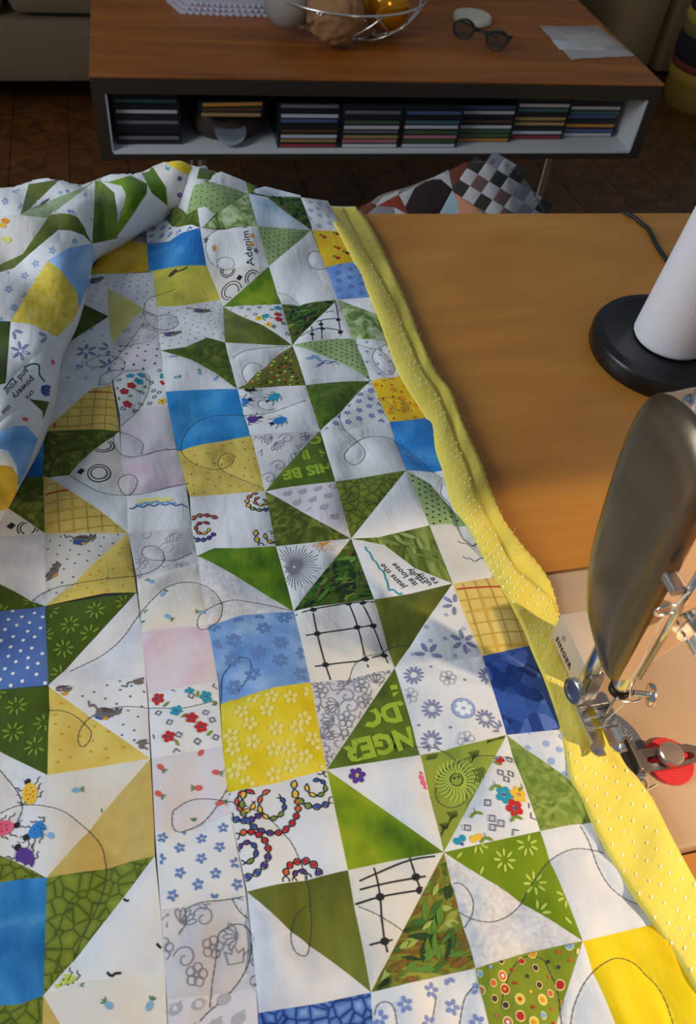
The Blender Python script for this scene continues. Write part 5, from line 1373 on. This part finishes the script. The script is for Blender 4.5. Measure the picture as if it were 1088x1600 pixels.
# round white lid and the glasses resting on it
lc = P(737, 34, TT)
tag(lathe('round_lid', [(.0, 0), (.044, 0), (.047, .003), (.047, .012), (.044, .016), (.0, .016)], mat('lid_cream', (206, 198, 178), .6), None, (lc.x, lc.y, TT + .0003), n=40), 'round cream lid lying behind the dark eyeglasses', 'lid')
gl = thing('eyeglasses', 'dark framed eyeglasses lying beside the cream lid', 'eyeglasses', (0, 0, 0))
m_gf = mat('glasses_frame', (20, 18, 16), .3); g1_, g2_ = P(724, 47, TT + .018), P(776, 64, TT + .018)
ax = (g2_ - g1_).normalized(); up = Vector((0, 0, 1)); fwd = ax.cross(up).normalized()
lens_m = mat('lens', (120, 110, 90), .05, 0, Transmission_Weight=.9, IOR=1.3)
tl = (up * .8 - fwd * .6).normalized()
for c_ in (g1_, g2_):
    rim = [c_ + ax * (.026 * math.cos(t)) + tl * (.0195 * math.sin(t) + .0035) for t in np.linspace(0, 2 * math.pi, 25)[:-1]]
    tube('rim', rim, .0028, m_gf, gl, 8, True)
    bm = bmesh.new(); vs_ = [bm.verts.new(c_ + ax * (.025 * math.cos(t)) + tl * (.0185 * math.sin(t) + .0035)) for t in np.linspace(0, 2 * math.pi, 25)[:-1]]; bm.faces.new(vs_); from_bm('lens', bm, lens_m, gl)
mid = (g1_ + g2_) / 2
tube('bridge', [g1_ + ax * .025 + tl * .006, mid + tl * .010, g2_ - ax * .025 + tl * .006], .0022, m_gf, gl)
tube('temple', [g1_ - ax * .026 + tl * .008, g1_ - ax * .026 - fwd * .02 + Vector((0, 0, .01)), g1_ + ax * .05 - fwd * .028, g2_ - ax * .01 - fwd * .03 - Vector((0, 0, .006)), ], .0023, m_gf, gl)
tube('temple', [g2_ + ax * .026 + tl * .008, g2_ + ax * .030 - fwd * .016 + Vector((0, 0, .012)), g2_ - ax * .04 - fwd * .036, g1_ + ax * .02 - fwd * .038 - Vector((0, 0, .006))], .0023, m_gf, gl)
# clear plastic bag with papers
pbg = thing('plastic_bag', 'flat clear plastic bag with pale contents near the table corner', 'plastic bag', (0, 0, 0))
c4 = [P(842, 42, TT), P(935, 42, TT), P(992, 88, TT), P(893, 95, TT)]
bm = bmesh.new(); NN = 14; G = []
from mathutils import noise
for i in range(NN + 1):
    row = []
    for j in range(NN + 1):
        u, v_ = i / NN, j / NN; p_ = (c4[0] * (1 - u) + c4[1] * u) * (1 - v_) + (c4[3] * (1 - u) + c4[2] * u) * v_
        row.append(bm.verts.new((p_.x, p_.y, TT + .0012 + .011 * (math.sin(math.pi * u) * math.sin(math.pi * v_)) ** .6 + .004 * abs(noise.noise(p_ * 38)))))
    G.append(row)
for i in range(NN):
    for j in range(NN): bm.faces.new((G[i][j], G[i + 1][j], G[i + 1][j + 1], G[i][j + 1]))
bmesh.ops.recalc_face_normals(bm, faces=bm.faces)
pm = mat('clear_plastic', (226, 228, 232), .22, 0, Alpha=.5); from_bm('film', bm, pm, pbg, True)
pc_ = (c4[0] + c4[1] + c4[2] + c4[3]) / 4
box('folded_paper', (pc_.x + .012, pc_.y, TT + .0042), (.10, .075, .007), mat('paper_tan', (196, 176, 130), .8), pbg, .001, Matrix.Rotation(.25, 3, 'Z'))
box('card', (pc_.x - .03, pc_.y - .03, TT + .003), (.12, .05, .004), mat('card_white', (206, 208, 212), .7), pbg, .001, Matrix.Rotation(-.05, 3, 'Z'))

# ------------------------------------------------------------------ sofa and soft things behind
m_sofa = mat('sofa_fabric', (122, 104, 80), .95, bump=.6, bscale=500)
sf = thing('sofa', 'brown fabric sofa standing behind the coffee table', 'sofa', (0, 0, FLOOR))
sharp(box('base', (.02, 2.80, .175), (2.55, .80, .17), m_sofa, sf, .015))
for i in range(3): sharp(box('seat_cushion', (-.80 + i * .82, 2.775, .345), (.81, .77, .155), m_sofa, sf, .035))
for i in range(3): sharp(box('back_cushion', (-.80 + i * .82, 3.13, .57), (.80, .2, .42), m_sofa, sf, .05))
sharp(box('back_rest', (.02, 3.26, .45), (2.55, .14, .72), m_sofa, sf, .03))
for x in (-1.2, 1.24):
    for y in (2.45, 3.25): box('leg', (x, y, .045), (.06, .06, .0895), m_dkedge, sf, .003)
m_beigef = mat('armchair_fabric', (134, 112, 78), .95, bump=.6, bscale=500)
ac = thing('armchair', 'tan upholstered armchair to the right of the sofa', 'armchair', (2.02, 2.98, FLOOR), -.08)
sharp(box('arm', (-.26, 0, .25), (.20, .78, .49), m_beigef, ac, .07)); sharp(box('arm', (.50, 0, .25), (.20, .78, .49), m_beigef, ac, .07))
sharp(box('seat', (.12, .02, .21), (.56, .72, .40), m_beigef, ac, .05)); sharp(box('backrest', (.12, .42, .44), (.92, .18, .86), m_beigef, ac, .06))
# patterned bag leaning on the armchair
pb_ = P(1040, 150, FLOOR + .02)
tb = thing('striped_bag', 'round fabric bag with yellow, dark and red bands by the armchair', 'bag', (1.93, 2.44, FLOOR), 0)
bands = [((150, 118, 44), 0, .08), ((176, 142, 50), .08, .125), ((120, 52, 40), .125, .15), ((34, 26, 34), .15, .23), ((110, 98, 50), .23, .265), ((184, 156, 58), .265, .30), ((44, 36, 40), .30, .36), ((150, 128, 92), .36, .43)]
for i, (c_, z0, z1) in enumerate(bands):
    rr = lambda z: .115 + .02 * math.sin(z * 7)
    lathe('band', [(rr(z0), z0 + .0005)] + [(rr(z) + .004 * math.sin((z - z0) / (z1 - z0) * math.pi), z) for z in np.linspace(z0 + .003, z1 - .003, 5)] + [(rr(z1), z1 - .0002)], mat(f'band_{i}', c_, .9, bump=.4, bscale=300), tb, n=36)
gb = thing('grey_tote', 'limp grey cloth tote with a pale strap at the right edge', 'bag', (2.06, 2.22, FLOOR), .3)
bm = bmesh.new(); bm_lathe(bm, [(.0, .0005), (.10, .0005), (.115, .03), (.11, .14), (.085, .22), (.03, .25), (.0, .255)], 24)
for v in bm.verts: v.co.y *= .6; v.co.x += .012 * math.sin(v.co.z * 30 + v.co.y * 40)
bmesh.ops.recalc_face_normals(bm, faces=bm.faces); from_bm('body', bm, mat('tote_grey', (108, 108, 92), .9), gb, True)
tube('strap', [(-.11, -.05, .10), (-.15, -.09, .05), (-.18, -.11, .008), (-.12, -.12, .006), (-.04, -.10, .02), (.06, -.07, .08)], .007, mat('strap_tan', (158, 134, 96), .9), gb, 8)

# ------------------------------------------------------------------ chair with a dark patchwork throw behind the table
ch = thing('wooden_chair', 'wooden chair under the dark patchwork throw behind the work table', 'chair', (.28, .66, FLOOR))
m_ch = mat('chair_wood', (70, 44, 24), .5)
box('seat', (0, 0, .44), (.44, .42, .03), m_ch, ch, .006)
for x in (-.19, .19):
    for y in (-.18, .18): box('leg', (x, y, .2125), (.035, .035, .4248), m_ch, ch, .003)
SIL = [(540, 345), (560, 330), (590, 305), (625, 288), (665, 270), (703, 265), (730, 252), (765, 243), (790, 243), (812, 262), (830, 290), (855, 330), (868, 350)]
sw = np.array([tuple(PY(x, y, .64)) for x, y in SIL])
def TH(x, y):
    z = np.interp(x, sw[:, 0], sw[:, 2], left=-.2, right=-.2) - .004
    z = z - np.maximum(0, sw[0, 0] - x) * 1.2 - np.maximum(0, x - sw[-1, 0]) * 1.2
    z = z - .75 * np.maximum(0, .64 - y) - .9 * np.maximum(0, y - .64) + .004 * np.sin(60 * x + 35 * y)
    return np.maximum(z, -.292)
H_keep = H
def march_t(px, off):
    global H
    H = TH
    try: return march_deep(px, off)
    finally: H = H_keep
def march_deep(px, off):
    d = rays(px); n = len(d); s0 = (.02 - CAMP[2]) / d[:, 2]; s1 = (-.33 - CAMP[2]) / d[:, 2]
    lo = s0.copy(); hi = s1.copy(); found = np.zeros(n, bool); prev = s0; best = np.full(n, 9.); bs = s1.copy()
    for i in range(121):
        s = s0 + (s1 - s0) * i / 120; p = CAMP + d * s[:, None]; g = p[:, 2] - TH(p[:, 0], p[:, 1]) - off
        up_ = (g < best) & ~found; best[up_] = g[up_]; bs[up_] = s[up_]
        nw = (g <= 0) & ~found; lo[nw] = prev[nw]; hi[nw] = s[nw]; found |= nw; prev = s
    for _ in range(14):
        m_ = (lo + hi) / 2; p = CAMP + d * m_[:, None]; g = p[:, 2] - TH(p[:, 0], p[:, 1]) - off; lo = np.where(g > 0, m_, lo); hi = np.where(g > 0, hi, m_)
    s = np.where(found, hi, bs); return CAMP + d * s[:, None]
th = thing('patchwork_throw', 'crumpled dark red, black and white checked patchwork throw on the chair', 'throw')
xs_ = np.linspace(.07, .49, 43); ys_ = np.linspace(.49, .86, 38)
X, Y = np.meshgrid(xs_, ys_); Zt = TH(X, Y) - .0016
vv = np.c_[X.ravel(), Y.ravel(), Zt.ravel()]; K = len(xs_)
build('backing', vv, [(i * K + j, i * K + j + 1, (i + 1) * K + j + 1, (i + 1) * K + j) for i in range(len(ys_) - 1) for j in range(K - 1)], mat('throw_backing', (120, 112, 106), .9), th)
TC = {'maroon': (34, 18, 20), 'white': (176, 174, 174), 'ice': (150, 172, 182), 'peach': (190, 128, 96), 'red': (130, 44, 28), 'brown': (104, 76, 70), 'dark': (40, 42, 36), 'lav': (136, 132, 148), 'rust': (96, 46, 26), 'stripe': (120, 116, 118)}
def tp(k_, poly, conv=True):
    if conv: poly = [(560 + x * .2941, 220 + y * .2941) for x, y in poly]
    v, f, b = mesh_px(poly, 5); wv = march_t(v, .0006); db = np.sqrt(((v[:, None] - b[None]) ** 2).sum(2).min(1)); wv[:, 2] += .0012 * (1 - np.exp(-db / 3))
    build('patch', wv, fix_up(wv, f), mat('throw_' + k_, TC[k_], .9), th)
tp('maroon', [(250, 350), (300, 250), (360, 215), (440, 205), (500, 260), (430, 390), (400, 420), (290, 420)])
tp('white', [(345, 220), (480, 155), (500, 255), (440, 205), (400, 203)])
tp('ice', [(430, 390), (500, 262), (530, 330), (535, 420), (410, 420)])
tp('peach', [(500, 262), (560, 310), (610, 345), (680, 400), (680, 420), (535, 420), (530, 330)])
tp('white', [(215, 285), (330, 230), (300, 250), (250, 350)])
tp('red', [(100, 345), (215, 285), (250, 350), (270, 395), (190, 350)])
tp('white', [(190, 352), (270, 395), (290, 420), (200, 420)])
tp('white', [(95, 340), (130, 300), (215, 265), (215, 285), (100, 345)])
tp('stripe', [(40, 420), (60, 378), (100, 345), (190, 352), (200, 420)])
tp('rust', [(0, 355), (60, 325), (95, 340), (60, 378), (40, 420), (0, 420)])
tp('rust', [(485, 158), (560, 118), (600, 112), (575, 160), (540, 205), (500, 255)])
reg = [(500, 250), (540, 200), (590, 120), (640, 110), (690, 75), (785, 72), (830, 115), (915, 240), (1010, 385), (1010, 420), (690, 420), (600, 335)]
e1 = np.array([60., 37.]); e2 = np.array([42., -62.]); o0 = np.array([705., 265.]); rn = random.Random(6)
for i in range(-5, 7):
    for j in range(-5, 5):
        c_ = o0 + i * e1 + j * e2
        if not in_poly([c_], reg)[0]: continue
        q_ = [tuple(c_ + a * e1 / 2 + b * e2 / 2) for a, b in ((-1, -1), (1, -1), (1, 1), (-1, 1))]
        tp('white' if (i + j) % 2 == 0 else rn.choice(('dark', 'brown', 'lav', 'brown', 'dark')), q_)
